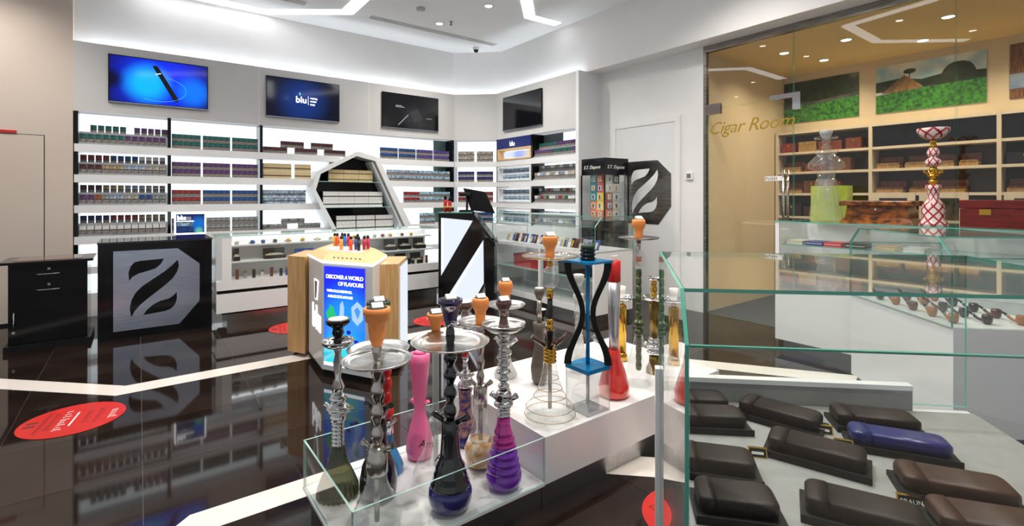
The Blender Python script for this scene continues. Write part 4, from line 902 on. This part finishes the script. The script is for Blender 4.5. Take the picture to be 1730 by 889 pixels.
def clay(h, y0, y1, r, m='clay'): return h.bowl(m, [(y0 + (y1 - y0) * a, r * b) for a, b in CLAY])
PUFF = [(0, .55), (.12, .62), (.3, .60), (.48, .66), (.62, .92), (.76, 1), (.9, .98), (1, .85)]
def puff(h, y0, y1, r, m='clay'): return h.bowl(m, [(y0 + (y1 - y0) * a, r * b) for a, b in PUFF])

h = Hk('ornate chrome hookah on a smoky green ribbed glass base', .763, 2.39, LO, .00282, 838)
h.part('glass_base', 'gdark', [(838, 33), (834, 34), (824, 32), (808, 26), (790, 18.5), (772, 13), (755, 11)], 96, wob=.06, mod=24)
h.part('ribbed_collar', 'chrome', wavy(756, 716, 9, 11, 6)); h.part('crown', 'chrome', beads(716, 668, [14, 20, 15], 9)); h.ports(704, 2, 30, 'chrome', VX, 5, .6)
h.part('stem', 'chrome', [(668, 8), (655, 11), (640, 5), (615, 8), (600, 5), (590, 8), (580, 4)]); h.tray(586, 27, 'chrome', lip=.25)
h.part('cup', 'black', [(586, 5), (578, 8), (572, 6)]); h.bowl('black', [(572, 6), (565, 10), (556, 8), (548, 19), (541, 20)], False)
h = Hk('steel hookah on clear ringed glass with big tray and terracotta bowl', .817, 2.041, LO, .00254, 893)
h.part('glass_base', 'clear', [(893, 36), (886, 41), (872, 42), (860, 38), (856, 34), (848, 33), (844, 29), (836, 28), (832, 24), (826, 22), (815, 18), (796, 16)], 36)
h.part('dip_tube', 'satin', [(880, 4.5), (796, 4.5)], 12); h.part('coupling', 'satin', [(800, 16), (798, 18), (770, 18), (768, 16.5), (762, 16), (752, 11)]); h.ports(770, 2, 36, 'satin', VX, 6, .75)
h.part('stem', 'satin', wavy(754, 606, 5.5, 11, 4)); h.tray(611, 59, lip=.05); h.part('upper_stem', 'satin', wavy(608, 583, 6, 8, 1)); clay(h, 584, 520, 23)
h = Hk('all black hookah with steel tray and green topped bowl', .915, 2.265, LO, .00282, 838)
h.part('glass_base', 'gblack', [(838, 25), (828, 31), (808, 31), (785, 27), (765, 18), (745, 14), (705, 13)]); h.part('coupling', 'gblack', [(705, 14), (690, 14), (684, 9)]); h.ports(700, 2, 30, 'gblack', VX, 5, .7)
h.part('stem', 'gblack', wavy(684, 600, 7, 11, 3)); h.tray(594, 52, lip=.05); h.part('neck', 'gblack', [(596, 6), (560, 6)]); h.bowl('greencer', [(562, 6), (548, 9), (528, 12), (516, 20), (510, 20)])
h = Hk('red stemmed hookah on a turquoise fluted glass base', 1.03, 2.44, LO, .00308, 802)
h.part('glass_base', 'gblue', [(802, 26), (796, 28), (782, 23), (768, 16), (752, 11), (736, 10)], 40, wob=.05, mod=16); h.part('coupling', 'chrome', [(738, 11), (722, 11), (716, 8)]); h.ports(728, 2, 22, 'chrome', VX, 4, .9)
h.part('stem', 'redplastic', beads(716, 620, [12, 8, 9, 8], 6)); h.tray(618, 16, 'chrome'); h.bowl('redplastic', [(618, 5), (610, 8), (602, 11)], False)
h = Hk('slender frosted pink glass hookah with black script', 1.228, 2.462, LO, .00324, 772)
h.part('glass_body', 'gpink', [(772, 14), (769, 20), (757, 23), (738, 21), (716, 15), (696, 9.5), (684, 9), (668, 11), (640, 14), (612, 17), (597, 17)]); h.ports(694, 2, 24, 'gpink', VX, 3.5, 1.1); h.part('neck', 'gpink', [(597, 12), (592, 6)])
text('script', 'Amy', .055, (1.228 - .05, 2.462 - .085, h.z(741)), (.8, -.6, 0), (0, 0, 1), 'blackmatt', h.t, shear=.3)
h = Hk('clear glass hookah with frosted stem and black script', 1.18, 2.19, LO, .00294, 820)
h.part('glass_base', 'clear', [(820, 34), (812, 39), (798, 38), (780, 29), (760, 20), (735, 14), (712, 12)], 36); h.part('stem', 'frost', [(790, 4.5), (712, 4.5), (711, 5.5), (566, 5.5)], 16); h.ports(706, 2, 26, 'clear', VX, 4, .8); clay(h, 566, 533, 15)
text('script', 'Amy', .055, (1.18 - .06, 2.19 - .10, h.z(762)), (.8, -.6, 0), (0, 0, 1), 'blackmatt', h.t, shear=.3)
h = Hk('glossy black hookah with cobalt blue base and broad steel tray', 1.14, 1.976, LO, .0027, 860)
h.part('glass_base', 'gcobalt', [(860, 24), (854, 32), (842, 37), (830, 37), (821, 34)], 36); h.part('black_shoulder', 'gblack', [(821, 34), (817, 33), (814, 30), (808, 30), (803, 28), (799, 28), (794, 25), (788, 25), (780, 20), (768, 17), (735, 15), (716, 15), (710, 11)])
h.ports(722, 2, 38, 'gblack', VX, 6, .6); h.part('stem', 'gblack', wavy(712, 590, 6, 11.5, 4)); h.tray(581, 67, lip=.03); h.part('neck', 'gblack', wavy(588, 550, 6, 8, 1)); h.bowl('bluecer', [(552, 11), (540, 12), (528, 14), (518, 17), (512, 21), (506, 21)])
h = Hk('chrome hookah on a blue mosaic patterned glass base', 1.495, 2.421, LO, .00339, 752)
h.part('blue_foot', 'gcobalt', [(752, 13), (747, 16), (734, 16)]); h.part('glass_base', 'mosaic', [(734, 16), (722, 19), (712, 18), (700, 12), (690, 10), (662, 11), (657, 13)]); h.part('crown', 'chrome', beads(657, 628, [13, 11], 7)); h.ports(644, 4, 20, 'chrome', VX, 3, .9)
h.part('stem', 'chrome', beads(628, 552, [5, 6, 4, 6, 5], 3)); h.part('red_sleeve', 'redplastic', [(604, 5.5), (590, 5.5)]); h.tray(548, 33, lip=.2); h.bowl('browncer', [(548, 6), (538, 8), (528, 7), (518, 13), (512, 13)])
h = Hk('steel hookah on amber mottled glass with broad tray', 1.447, 2.19, LO, .003137, 786)
h.part('mottled_foot', 'mottle', [(786, 17), (779, 24), (767, 27), (755, 27), (742, 22)]); h.part('glass_neck', 'clear', [(742, 22), (725, 16), (705, 12), (682, 11)]); h.part('coupling', 'satin', [(686, 12), (655, 12), (648, 8)]); h.ports(660, 2, 26, 'satin', VX, 4.5, .9)
h.part('stem', 'satin', wavy(650, 545, 4.5, 7, 4)); h.part('dip_tube', 'satin', [(770, 4), (686, 4)], 12); h.tray(546, 39, lip=.05); puff(h, 546, 503, 14.5)
h = Hk('beaded chrome hookah on a purple spiral glass base', 1.434, 1.964, LO, .00285, 826)
pr = [(826, 21), (820, 28), (812, 31), (800, 31)]
for k in range(6): yk = 798 - k * 12; rk = 29.5 - k * 2.6; pr += [(yk, rk - 1.5), (yk - 3, rk), (yk - 8, rk), (yk - 11, rk - 2.2)]
h.part('glass_base', 'gpurple', [p for p in pr if p[0] > 752]); h.part('magenta_neck', 'gmagenta', [p for p in pr if p[0] <= 756] + [(718, 12), (706, 11)])
h.part('collar', 'chrome', beads(706, 692, [12, 12], 9)); h.part('crown', 'chrome', beads(692, 660, [17, 14], 9)); h.ports(686, 4, 30, 'chrome', VX, 5.5, .8); h.part('stem', 'chrome', beads(660, 560, [10, 9, 13, 11, 13, 9, 12, 8], 5))
h.tray(556, 38, 'tray', lip=.25); h.bowl('browncer', [(556, 11), (546, 9), (536, 6.5), (524, 8), (512, 14), (506, 14)])
h = Hk('clear gold lined glass hookah with black and gold stem', 1.773, 2.005, HI, .00317, 708)
gb = [(708, 34), (702, 42), (694, 43.5), (684, 40), (674, 31), (662, 24), (645, 17), (625, 12.5), (610, 11)]
h.part('glass_base', 'clear', gb, 40)
for yy, rr in ((698, 43.4), (686, 41), (668, 27.6), (655, 21), (638, 15.2)):
    MB().tube([(h.x + rr * h.s * math.cos(a), h.y + rr * h.s * math.sin(a), h.z(yy)) for a in [2 * math.pi * i / 36 for i in range(37)]], .0016, 5).obj('gold_line', 'gold', h.t)
h.part('collar', 'gold', wavy(612, 588, 10, 11.5, 4)); h.part('dip_tube', 'satin', [(690, 3.5), (612, 3.5)], 12); h.ports(590, 4, 40, 'browncer', VX + .5, 4.5, .75)
h.part('stem', 'blackmatt', [(588, 5), (550, 5), (549, 4.5), (503, 4.5)]); h.part('gold_band', 'gold', beads(558, 538, [6, 6], 5)); h.part('gold_socket', 'gold', [(503, 5.5), (487, 6)])
h.part('glass_ball', 'clear', [(487, 5), (480, 13), (468, 16), (456, 11), (448, 5)]); h.part('upper_stem', 'gold', beads(450, 436, [5, 5], 3.5)); h.tray(434, 47, 'clear', 'gold', .03); puff(h, 434, 397, 13.5)
# square blue and black hookah
sx, sy, ss = 2.031, 1.974, .00335; h = Hk('square blue and black hookah on a clear acrylic cube', sx, sy, HI, ss, 690); zt = lambda y: h.z(y)
for a, b in (((-.085, -.085), (.085, -.08)), ((-.085, .08), (.085, .085)), ((-.085, -.08), (-.08, .08)), ((.08, -.08), (.085, .08))): MB().box((sx + a[0], sy + a[1], zt(690)), (sx + b[0], sy + b[1], zt(622))).obj('acrylic_wall', 'acrylic', h.t)
for qx in (-1, 1):
    for qy in (-1, 1): MB().box((sx + qx * .085 - .002, sy + qy * .085 - .002, zt(690)), (sx + qx * .085 + .002, sy + qy * .085 + .002, zt(622))).obj('acrylic_edge', 'frost', h.t)
    MB().box((sx - .083, sy + qx * .085 - .002, zt(690)), (sx + .083, sy + qx * .085 + .002, zt(689))).obj('acrylic_edge', 'frost', h.t); MB().box((sx + qx * .085 - .002, sy - .083, zt(690)), (sx + qx * .085 + .002, sy + .083, zt(689))).obj('acrylic_edge', 'frost', h.t)
box('acrylic_floor', (sx - .08, sy - .08, zt(690)), (sx + .08, sy + .08, zt(688)), 'acrylic', h.t); box('lower_plate', (sx - .09, sy - .09, zt(622)), (sx + .09, sy + .09, zt(615)), 'bluepaint', h.t)
MB().extr([(sx - .1, sy - .1, zt(443)), (sx + .1, sy - .1, zt(443)), (sx + .1, sy + .1, zt(443)), (sx - .1, sy + .1, zt(443))], (0, 0, .012)).obj('upper_plate', 'bluepaint', h.t)
for qx, qy in ((1, -1), (-1, 1)):
    pts = []
    for i in range(17):
        u = i / 16; rr = .080 - .060 * math.sin(math.pi * u) ** 2; pts.append(Vector((sx + qx * rr, sy + qy * rr, zt(615) + u * (zt(444) - zt(615)))))
    mb = MB(); ax = Vector((qx, qy, 0)).normalized(); sd = Vector((-ax.y, ax.x, 0)) * .016
    for i, p_ in enumerate(pts):
        hw = ax * (.021 - .006 * math.sin(math.pi * i / 16))
        mb.v += [tuple(p_ - hw - sd), tuple(p_ + hw - sd), tuple(p_ + hw + sd), tuple(p_ - hw + sd)]
    for i in range(16):
        for k in range(4): mb.face([i * 4 + k, i * 4 + (k + 1) % 4, i * 4 + 4 + (k + 1) % 4, i * 4 + 4 + k])
    mb.face([3, 2, 1, 0]); mb.face([64, 65, 66, 67]); mb.obj('leg', 'blackmatt', h.t)
h.part('stem', 'bluepaint', [(615, 3.5), (443, 3.5)], 12); h.part('dip_tube', 'silver', [(682, 3), (622, 3)], 12); h.part('bowl', 'black', wavy(440, 420, 11, 13.5, 3)); h.part('bowl_rim', 'greencer', [(420, 12), (414, 12)])
h = Hk('red conical glass hookah with silver tube stem', 2.289, 2.008, HI, .00357, 668)
h.part('glass_base', 'gred', [(668, 21), (664, 26), (650, 26), (625, 19), (605, 12), (590, 10)]); h.part('stem', 'silver', [(592, 8), (560, 8.5), (520, 10), (476, 11)]); h.ports(606, 1, 46, 'gred', VX + math.pi, 6, 1.2, 'silver'); h.part('bowl', 'redplastic', [(476, 10), (474, 11.5), (441, 11.5), (440, 9)])
MB().box((2.26, 1.99, h.z(439)), (2.31, 2.0, h.z(432))).obj('price_tag', 'card', h.t)
h = Hk('camouflage stemmed hookah on clear glass cone', 2.561, 2.039, HI, .0038, 648)
h.part('glass_base', 'clear', [(648, 22), (642, 24), (622, 22), (600, 14), (580, 9), (568, 7)]); h.part('stem', 'camo', beads(625, 455, [5, 5, 5, 5, 9, 10, 6, 5, 5, 5, 5, 5], 4)); h.part('glass_ball', 'clear', [(455, 4), (448, 10), (438, 11.5), (428, 8), (420, 4)]); h.part('amber_core', 'clay', [(442, 5), (434, 5)]); h.part('neck', 'satin', [(422, 3), (406, 4)]); h.tray(404, 34, 'steelwarm', lip=.03); puff(h, 404, 371, 11.5)
h = Hk('olive bronze hookah with chrome dishes', 2.80, 2.10, HI, .00403, 630)
h.part('base', 'bronze', [(630, 13), (622, 13), (612, 8), (600, 8)]); h.part('crown', 'chrome', beads(600, 570, [12, 14, 10], 7)); h.ports(588, 4, 18, 'chrome', VX, 3, .5); h.part('stem', 'bronze', [(570, 6.5), (506, 8.5)]); h.tray(507, 20, 'chrome', lip=.25); h.part('neck', 'gold', beads(505, 474, [5, 6, 5], 4)); h.tray(474, 12, 'chrome', lip=.3)
h = Hk('silver hookah with orange bowl behind the gold lined one', 1.95, 2.65, HI, .0039, 640)
h.part('base', 'frost', [(640, 19), (634, 20), (618, 12), (606, 8)]); h.part('stem', 'chrome', beads(606, 520, [11, 9, 8, 8, 7, 6], 5)); h.ports(592, 2, 26, 'chrome', VX, 4, .9); h.tray(520, 34, lip=.08); puff(h, 520, 477, 12.5)
h = Hk('taupe wooden hookah of rounded wavy outline', 2.05, 2.42, HI, .0038, 648)
h.part('base', 'taupe', [(648, 9), (640, 13), (620, 14.5), (604, 12), (580, 8), (560, 9), (545, 11)]); h.part('stem', 'satin', [(545, 4), (505, 4)]); h.bowl('taupe', [(505, 5), (495, 9), (487, 9)], False)
h = Hk('small black glass hookah behind the square one', 2.22, 2.60, HI, .00403, 630)
h.part('glass_base', 'gblack', [(630, 12), (622, 14), (600, 12), (580, 6)]); h.part('stem', 'gblack', wavy(580, 552, 4, 6, 2)); h.tray(552, 13, 'chrome'); h.bowl('black', [(552, 4), (538, 7), (526, 10)], False)
h = Hk('gold tube hookah with chrome tray behind the camouflage one', 2.82, 2.40, HI, .00429, 612)
h.part('base', 'gold', [(612, 10), (604, 10), (598, 8)]); h.part('stem', 'gold', [(598, 8), (520, 8.5), (517, 7)]); h.part('neck', 'chrome', [(517, 4), (506, 4)]); h.tray(508, 20, 'chrome', lip=.2); h.bowl('card', [(508, 4), (496, 6), (486, 7)], False)
h = Hk('tall clear glass hookah standing behind the square one', 2.40, 2.42, HI, .00405, 626)
h.part('glass_base', 'clear', [(626, 13), (618, 14), (600, 9), (580, 7)]); h.part('glass_stem', 'clear', beads(580, 480, [9, 7, 8, 7, 8], 5)); h.bowl('frost', [(480, 5), (470, 9), (462, 10)], False)
h = Hk('milky white glass hookah beside the small black one', 2.60, 2.62, HI, .0044, 605)
h.part('glass_base', 'frost', [(605, 13), (598, 14), (580, 9), (565, 6)]); h.part('stem', 'clear', beads(565, 515, [7, 6, 6], 4)); h.bowl('frost', [(515, 5), (505, 9), (497, 9)], False)

# ------------------------------------------------------------------ vape kiosk
KP = [(1.30, 4.98), (1.257, 4.383), (1.527, 3.888), (1.87, 4.43), (1.913, 5.02), (1.643, 5.51)]
kc = Vector((1.585, 4.70))
def shrink(f, pts=KP): return [tuple(kc + (Vector(p) - kc) * f) for p in pts]
kk = thing('vape_kiosk', 'white and oak vape kiosk with a blue advertising screen', 'kiosk', (1.585, 4.70, 0))
MB().prism(shrink(.93), 0, .06).obj('plinth', 'blackmatt', kk); MB().prism(shrink(.97), .06, .98).obj('body', 'lacquer', kk); MB().prism(shrink(1.0), .98, 1.0).obj('white_rim', 'litstrip', kk)
mb = MB(); a_, b_ = shrink(1.0), shrink(.72); n = len(mb.v)
mb.v += [(*p, 1.0) for p in a_] + [(*p, 1.055) for p in b_]
for i in range(6): j = (i + 1) % 6; mb.face([i, j, 6 + j, 6 + i])
mb.face([5, 4, 3, 2, 1, 0]); mb.face(list(range(6, 12))); mb.obj('oak_top', 'woodpale', kk)
MB().prism(shrink(.55), 1.055, 1.058).obj('white_tray', 'lacquer', kk)
fA, fB = Vector((*shrink(.97)[1], 0)), Vector((*shrink(.97)[2], 0)); fx = (fB - fA).normalized(); fn = Vector((fx.y, -fx.x, 0)); fw = (fB - fA).length
def onk(u, v, k=0.): return fA + fx * (fw * u) + Vector((0, 0, .98 - .92 * v)) + fn * k
def kpoly(name, uv, m, par, k, d=.001): return MB().extr([onk(u, v, k) for u, v in uv], fn * d).obj(name, m, par)
mid = onk(.5, .9); top_ = onk(.5, .1)
ks = kpoly('screen', [(.05, .03), (.86, .03), (.86, .95), (.05, .95)], screen_mat('kiosk_screen', [(tuple(onk(.5, .55)), .42, (.01, .20, .80)), (tuple(onk(.4, .92)), .36, (.02, .50, .58))], (.006, .012, .62), 1.3), kk, 0, .006)
K0 = .0065
for body, sz, u, v in (('DISCOVER A WORLD', .046, .09, .14), ('OF FLAVOURS', .046, .34, .20), ('WITH OUR MENTHOL', .030, .11, .265), ('& BLUE ICE FLAVOURS', .030, .13, .315)):
    text('screen_text', body, sz, onk(u, v, K0), fx, (0, 0, 1), 'litstrip', ks, bold=.0004, spacing=.9)
lg = emis('leaf_green', (.03, .6, .22), .8); bb = emis('berry_blue', (.02, .02, .5), .8); ice = emis('ice_pale', (.45, .7, 1), .8); teal_e = emis('teal_beam', (.2, .75, .8), .8)
kpoly('leaf_picture', [(.09, .47), (.15, .41), (.24, .50), (.26, .60), (.17, .57)], lg, ks, K0); kpoly('leaf_picture', [(.16, .38), (.24, .40), (.30, .49), (.28, .57), (.20, .50)], lg, ks, K0)
kpoly('ice_picture', [(.60, .39), (.72, .33), (.83, .38), (.83, .49), (.72, .55), (.62, .50)], ice, ks, K0); kpoly('ice_core', [(.66, .41), (.73, .38), (.78, .42), (.73, .49)], emis('ice_mid', (.1, .35, .9), .8), ks, K0 + .0011)
kpoly('figure_picture', [(.38, .37), (.43, .34), (.46, .40), (.45, .52), (.36, .54)], ice, ks, K0)
for u, v in ((.55, .62), (.62, .68), (.70, .70)): kpoly('berry_picture', [(u + .045 * math.cos(i), v + .02 * math.sin(i)) for i in [k * .698 for k in range(9)]], bb, ks, K0)
kpoly('beam_picture', [(.05, .80), (.86, .70), (.86, .73), (.05, .84)], teal_e, ks, K0); kpoly('beam_picture', [(.05, .88), (.60, .70), (.62, .73), (.05, .92)], teal_e, ks, K0); kpoly('footer_strip', [(.05, .92), (.86, .92), (.86, .95), (.05, .95)], 'litstrip', ks, K0)
sA, sB = Vector((*shrink(.97)[0], 0)), fA; sx_ = (sB - sA).normalized(); sn = Vector((sx_.y, -sx_.x, 0)); sl = (sB - sA).length
text('side_logo', 'blu', .30, sA + sx_ * sl * .30 + Vector((0, 0, .36)) + sn * .001, sx_, (0, 0, 1), 'litstrip', kk, bold=.006, depth=.003)
pb = sA + sx_ * sl * .52 + sn * .001
MB().extr([pb + Vector((0, 0, .62)), pb + sx_ * .08 + Vector((0, 0, .62)), pb + sx_ * .13 + Vector((0, 0, .80)), pb - sx_ * .03 + Vector((0, 0, .80))], sn * .004).obj('side_flame', 'litstrip', kk)
MB().extr([pb + sx_ * .01 + Vector((0, 0, .63)), pb + sx_ * .07 + Vector((0, 0, .63)), pb + sx_ * .11 + Vector((0, 0, .79)), pb - sx_ * .01 + Vector((0, 0, .79))], sn * .005).obj('side_flame_core', 'gcobalt', kk)
wv = Vector((.6, .8))
MB().prism([(1.165, 5.18), (1.275, 4.97), (1.60, 5.45), (1.44, 5.60)], .04, .97).obj('oak_wing', 'wood', kk)
MB().prism([(1.66, 4.20), (1.84, 4.105), (2.15, 4.59), (1.98, 4.70)], .04, .95).obj('oak_wing', 'wood', kk)
wA, wB = Vector((1.845, 4.10, 0)), Vector((2.155, 4.585, 0))
for k in range(4): q = wA.lerp(wB, .12 + k * .22); q2 = wA.lerp(wB, .20 + k * .22); MB().extr([q + Vector((0, 0, .08)), q2 + Vector((0, 0, .08)), q2 + Vector((0, 0, .92)), q + Vector((0, 0, .92))], Vector((.009, -.006, 0))).obj('side_light', 'litpanel', kk)
tA, tB = Vector((*a_[1], 1.0)), Vector((*a_[2], 1.0)); uA, uB = Vector((*b_[1], 1.055)), Vector((*b_[2], 1.055))
for k in range(7):
    f = .22 + k * .095; l0 = tA.lerp(tB, f); l1 = uA.lerp(uB, f); dn = (l1 - l0); nn = fx.cross(dn).normalized(); nn = nn if nn.z > 0 else -nn
    c_ = l0 + dn * .42
    MB().extr([c_ - fx * .012 + dn * .12, c_ + fx * .014, c_ - fx * .012 - dn * .12, c_ - fx * .004], nn * .0015).obj('chevron', 'blackmatt', kk)
VC = [('amber', (.75, .30, .03)), ('orange', (.75, .08, .01)), ('black', (.02, .02, .02)), ('bright blue', (.02, .16, .55)), ('crimson', (.45, .01, .05)), ('navy', (.04, .05, .25))]
vp = [(0, -.26, .20), (1, -.22, .19), (2, -.17, .22), (3, -.11, .17), (4, -.06, .16), (2, .10, .08), (0, .0, -.14), (1, .13, -.17), (5, .17, -.12), (2, .24, -.20), (4, .28, -.14), (4, .30, -.08)]
seen = {}
cr_ = Vector((.7977, -.603)); cf_ = Vector((.603, .7977))
for i, (ci, a, b) in enumerate(vp):
    p_ = kc + cr_ * a * .75 + cf_ * b * 1.1; n_ = VC[ci][0]; seen[n_] = seen.get(n_, 0) + 1
    o = thing('vape_pen', f'upright {n_} disposable vape pen on the kiosk top', 'vape pen', (p_.x, p_.y, 1.0585), 0, 'vape pens on the kiosk top')
    key = 'vape_' + n_.replace(' ', '_'); m_ = bpy.data.materials.get(key) or mat(key, VC[ci][1], .25)
    MB().lathe([(0, .013), (.002, .015), (.10, .015)], seg=12).obj('body', m_, o, False); MB().lathe([(.10, .0135), (.118, .012), (.128, .007)], seg=12).obj('mouthpiece', 'blackmatt', o, False)

# ------------------------------------------------------------------ red floor stickers
def sticker(x, y, r, label, ang):
    o = thing('floor_sticker', label, 'sticker', (x, y, 0), ang)
    MB().lathe([(.0018, r), (.003, r)], seg=48).obj('disc', 'red', o, False)
    rk = random.Random(2)
    def line(v, wd, ht, m):   # a line of print too small to read: a row of short strokes
        mb = MB(); x_ = -wd / 2
        while x_ < wd / 2:
            hh = ht * rk.choice((.7, .7, 1)); mb.box((x_, v, .003), (x_ + ht * .16, v + hh, .0034)); mb.box((x_, v, .003), (x_ + ht * .42, v + ht * .16, .0034)); x_ += ht * rk.choice((.6, .6, .75, 1.0))
        mb.obj('print_line', m, o, False)
    line(r * .70, .15, .05, 'print_white'); line(r * .44, .26, .036, 'print_dark'); line(r * .22, .22, .036, 'print_dark')
    MB().box((-.12, .0, .003), (.12, .01, .0034)).obj('rule', 'print_white', o, False)
    line(-r * .24, .32, .046, 'print_white'); line(-r * .42, .28, .034, 'print_dark'); line(-r * .58, .34, .034, 'print_dark')
    for q in (-.03, .03): MB().box((q - .014, -r * .88, .003), (q + .014, -r * .66, .0034)).obj('footprint', 'print_dark', o, False)
sticker(-.36, 4.58, .29, 'red round floor sticker near the white stripe bend', math.radians(-100))
sticker(1.47, 6.22, .27, 'red round floor sticker behind the vape kiosk', math.radians(-100)); sticker(2.95, 5.50, .26, 'red round floor sticker before the lit emblem counter', math.radians(-100)); sticker(2.15, 1.36, .26, 'red round floor sticker between podium and case showcase', math.radians(-100))

# ------------------------------------------------------------------ things on the cigar room counter
TZ = 1.3005
h = Hk('tall cut crystal hookah on the cigar room counter', 5.52, 2.06, TZ, .00598, 374)
h.part('glass_base', 'clear', [(374, 23), (370, 25), (345, 22), (318, 17), (303, 14)]); h.part('glass_cone', 'clear', [(340, 3), (318, 9), (303, 13)]); h.part('crystal_bulb', 'clear', [(303, 12), (290, 14), (284, 27), (276, 26), (266, 17), (256, 8)]); h.ports(275, 2, 26, 'clear', VX, 4, 1.3)
h.part('crystal_neck', 'clear', beads(256, 234, [7, 6], 4)); h.tray(236, 18, 'clear', lip=.1); h.bowl('frost', [(234, 5), (228, 9), (222, 10)], False)
o = thing('lime_vase', 'lime yellow square glass vase behind the crystal hookah', 'vase', (5.72, 2.10, TZ)); lm_ = glass('lime_glass', (.62, .72, .10), 1.5, diff=.6)
for a, b in (((5.69, 1.93), (5.83, 1.937)), ((5.69, 2.263), (5.83, 2.27)), ((5.69, 1.937), (5.697, 2.263)), ((5.823, 1.937), (5.83, 2.263))): box('side', (*a, TZ), (*b, TZ + .36), lm_, o)
box('bottom', (5.697, 1.937, TZ), (5.823, 2.263, TZ + .02), lm_, o)
o = thing('humidor', 'burl wood humidor chest with flared lid on the cigar room counter', 'humidor', (5.55, 1.62, TZ))
MB().extr([(5.42, 1.33, TZ), (5.42, 1.91, TZ), (5.45, 1.87, TZ + .05), (5.45, 1.85, TZ + .16), (5.45, 1.39, TZ + .16), (5.45, 1.37, TZ + .05)], (.28, 0, 0)).obj('chest', 'burl', o); box('lid', (5.41, 1.33, TZ + .161), (5.72, 1.91, TZ + .21), 'burl', o, bevel=.01); MB().tube([(5.45, 1.62, TZ + .13), (5.44, 1.62, TZ + .13)], .010, 12).obj('lock', 'chrome', o)
h = Hk('red and white cut glass hookah with gold fittings', 5.50, 1.215, TZ, .00515, 380); M['cutred'] = mat('cut_red_overlay', (.78, .70, .68), .06, coat=1)
def diamond(m, sc):
    nt = m.node_tree; b = nt.nodes['Principled BSDF']; tc = nt.nodes.new('ShaderNodeTexCoord'); sp = nt.nodes.new('ShaderNodeSeparateXYZ'); nt.links.new(tc.outputs['Object'], sp.inputs[0])
    at = nt.nodes.new('ShaderNodeMath'); at.operation = 'ARCTAN2'
    su = [nt.nodes.new('ShaderNodeMath') for _ in range(2)]
    for k, (q, nm, off) in enumerate(((su[0], 'X', 5.50), (su[1], 'Y', 1.215))): q.operation = 'SUBTRACT'; nt.links.new(sp.outputs[nm], q.inputs[0]); q.inputs[1].default_value = off
    nt.links.new(su[1].outputs[0], at.inputs[0]); nt.links.new(su[0].outputs[0], at.inputs[1])
    res = []
    for sg in (1, -1):
        m1 = nt.nodes.new('ShaderNodeMath'); m1.operation = 'MULTIPLY_ADD'; nt.links.new(sp.outputs['Z'], m1.inputs[0]); m1.inputs[1].default_value = sg * sc
        m0 = nt.nodes.new('ShaderNodeMath'); m0.operation = 'MULTIPLY'; nt.links.new(at.outputs[0], m0.inputs[0]); m0.inputs[1].default_value = 7; nt.links.new(m0.outputs[0], m1.inputs[2])
        s_ = nt.nodes.new('ShaderNodeMath'); s_.operation = 'SINE'; nt.links.new(m1.outputs[0], s_.inputs[0]); res.append(s_)
    mx = nt.nodes.new('ShaderNodeMath'); mx.operation = 'MAXIMUM'; nt.links.new(res[0].outputs[0], mx.inputs[0]); nt.links.new(res[1].outputs[0], mx.inputs[1])
    gt = nt.nodes.new('ShaderNodeMath'); gt.operation = 'GREATER_THAN'; gt.inputs[1].default_value = .72; nt.links.new(mx.outputs[0], gt.inputs[0])
    mm = nt.nodes.new('ShaderNodeMix'); mm.data_type = 'RGBA'; mm.inputs['A'].default_value = (.80, .66, .64, 1); mm.inputs['B'].default_value = (.36, .005, .012, 1); nt.links.new(gt.outputs[0], mm.inputs['Factor']); nt.links.new(mm.outputs['Result'], b.inputs['Base Color'])
diamond(M['cutred'], 75)
h.part('glass_base', 'cutred', [(380, 20), (376, 19), (368, 15), (355, 16), (344, 14), (335, 8), (322, 8), (319, 11), (312, 10)]); h.part('gold_crown', 'gold', beads(312, 282, [7, 8, 6], 4)); h.ports(300, 4, 18, 'gold', VX, 2.5, .8); h.part('cut_bulb', 'cutred', beads(282, 250, [12, 9], 5)); h.part('gold_neck', 'gold', beads(250, 236, [5, 5], 3.5)); h.bowl('cutred', [(236, 8), (230, 17), (222, 22), (217, 22)], False)
o = thing('mahogany_case', 'dark red mahogany case with gold lock plate on the cigar room counter', 'case', (5.55, .80, TZ))
box('body', (5.44, .52, TZ), (5.72, 1.03, TZ + .15), 'mahogany', o); box('lid', (5.435, .515, TZ + .152), (5.725, 1.035, TZ + .22), 'mahogany', o, bevel=.006); box('lock_plate', (5.43, .84, TZ + .10), (5.44, .91, TZ + .145), 'gold', o)
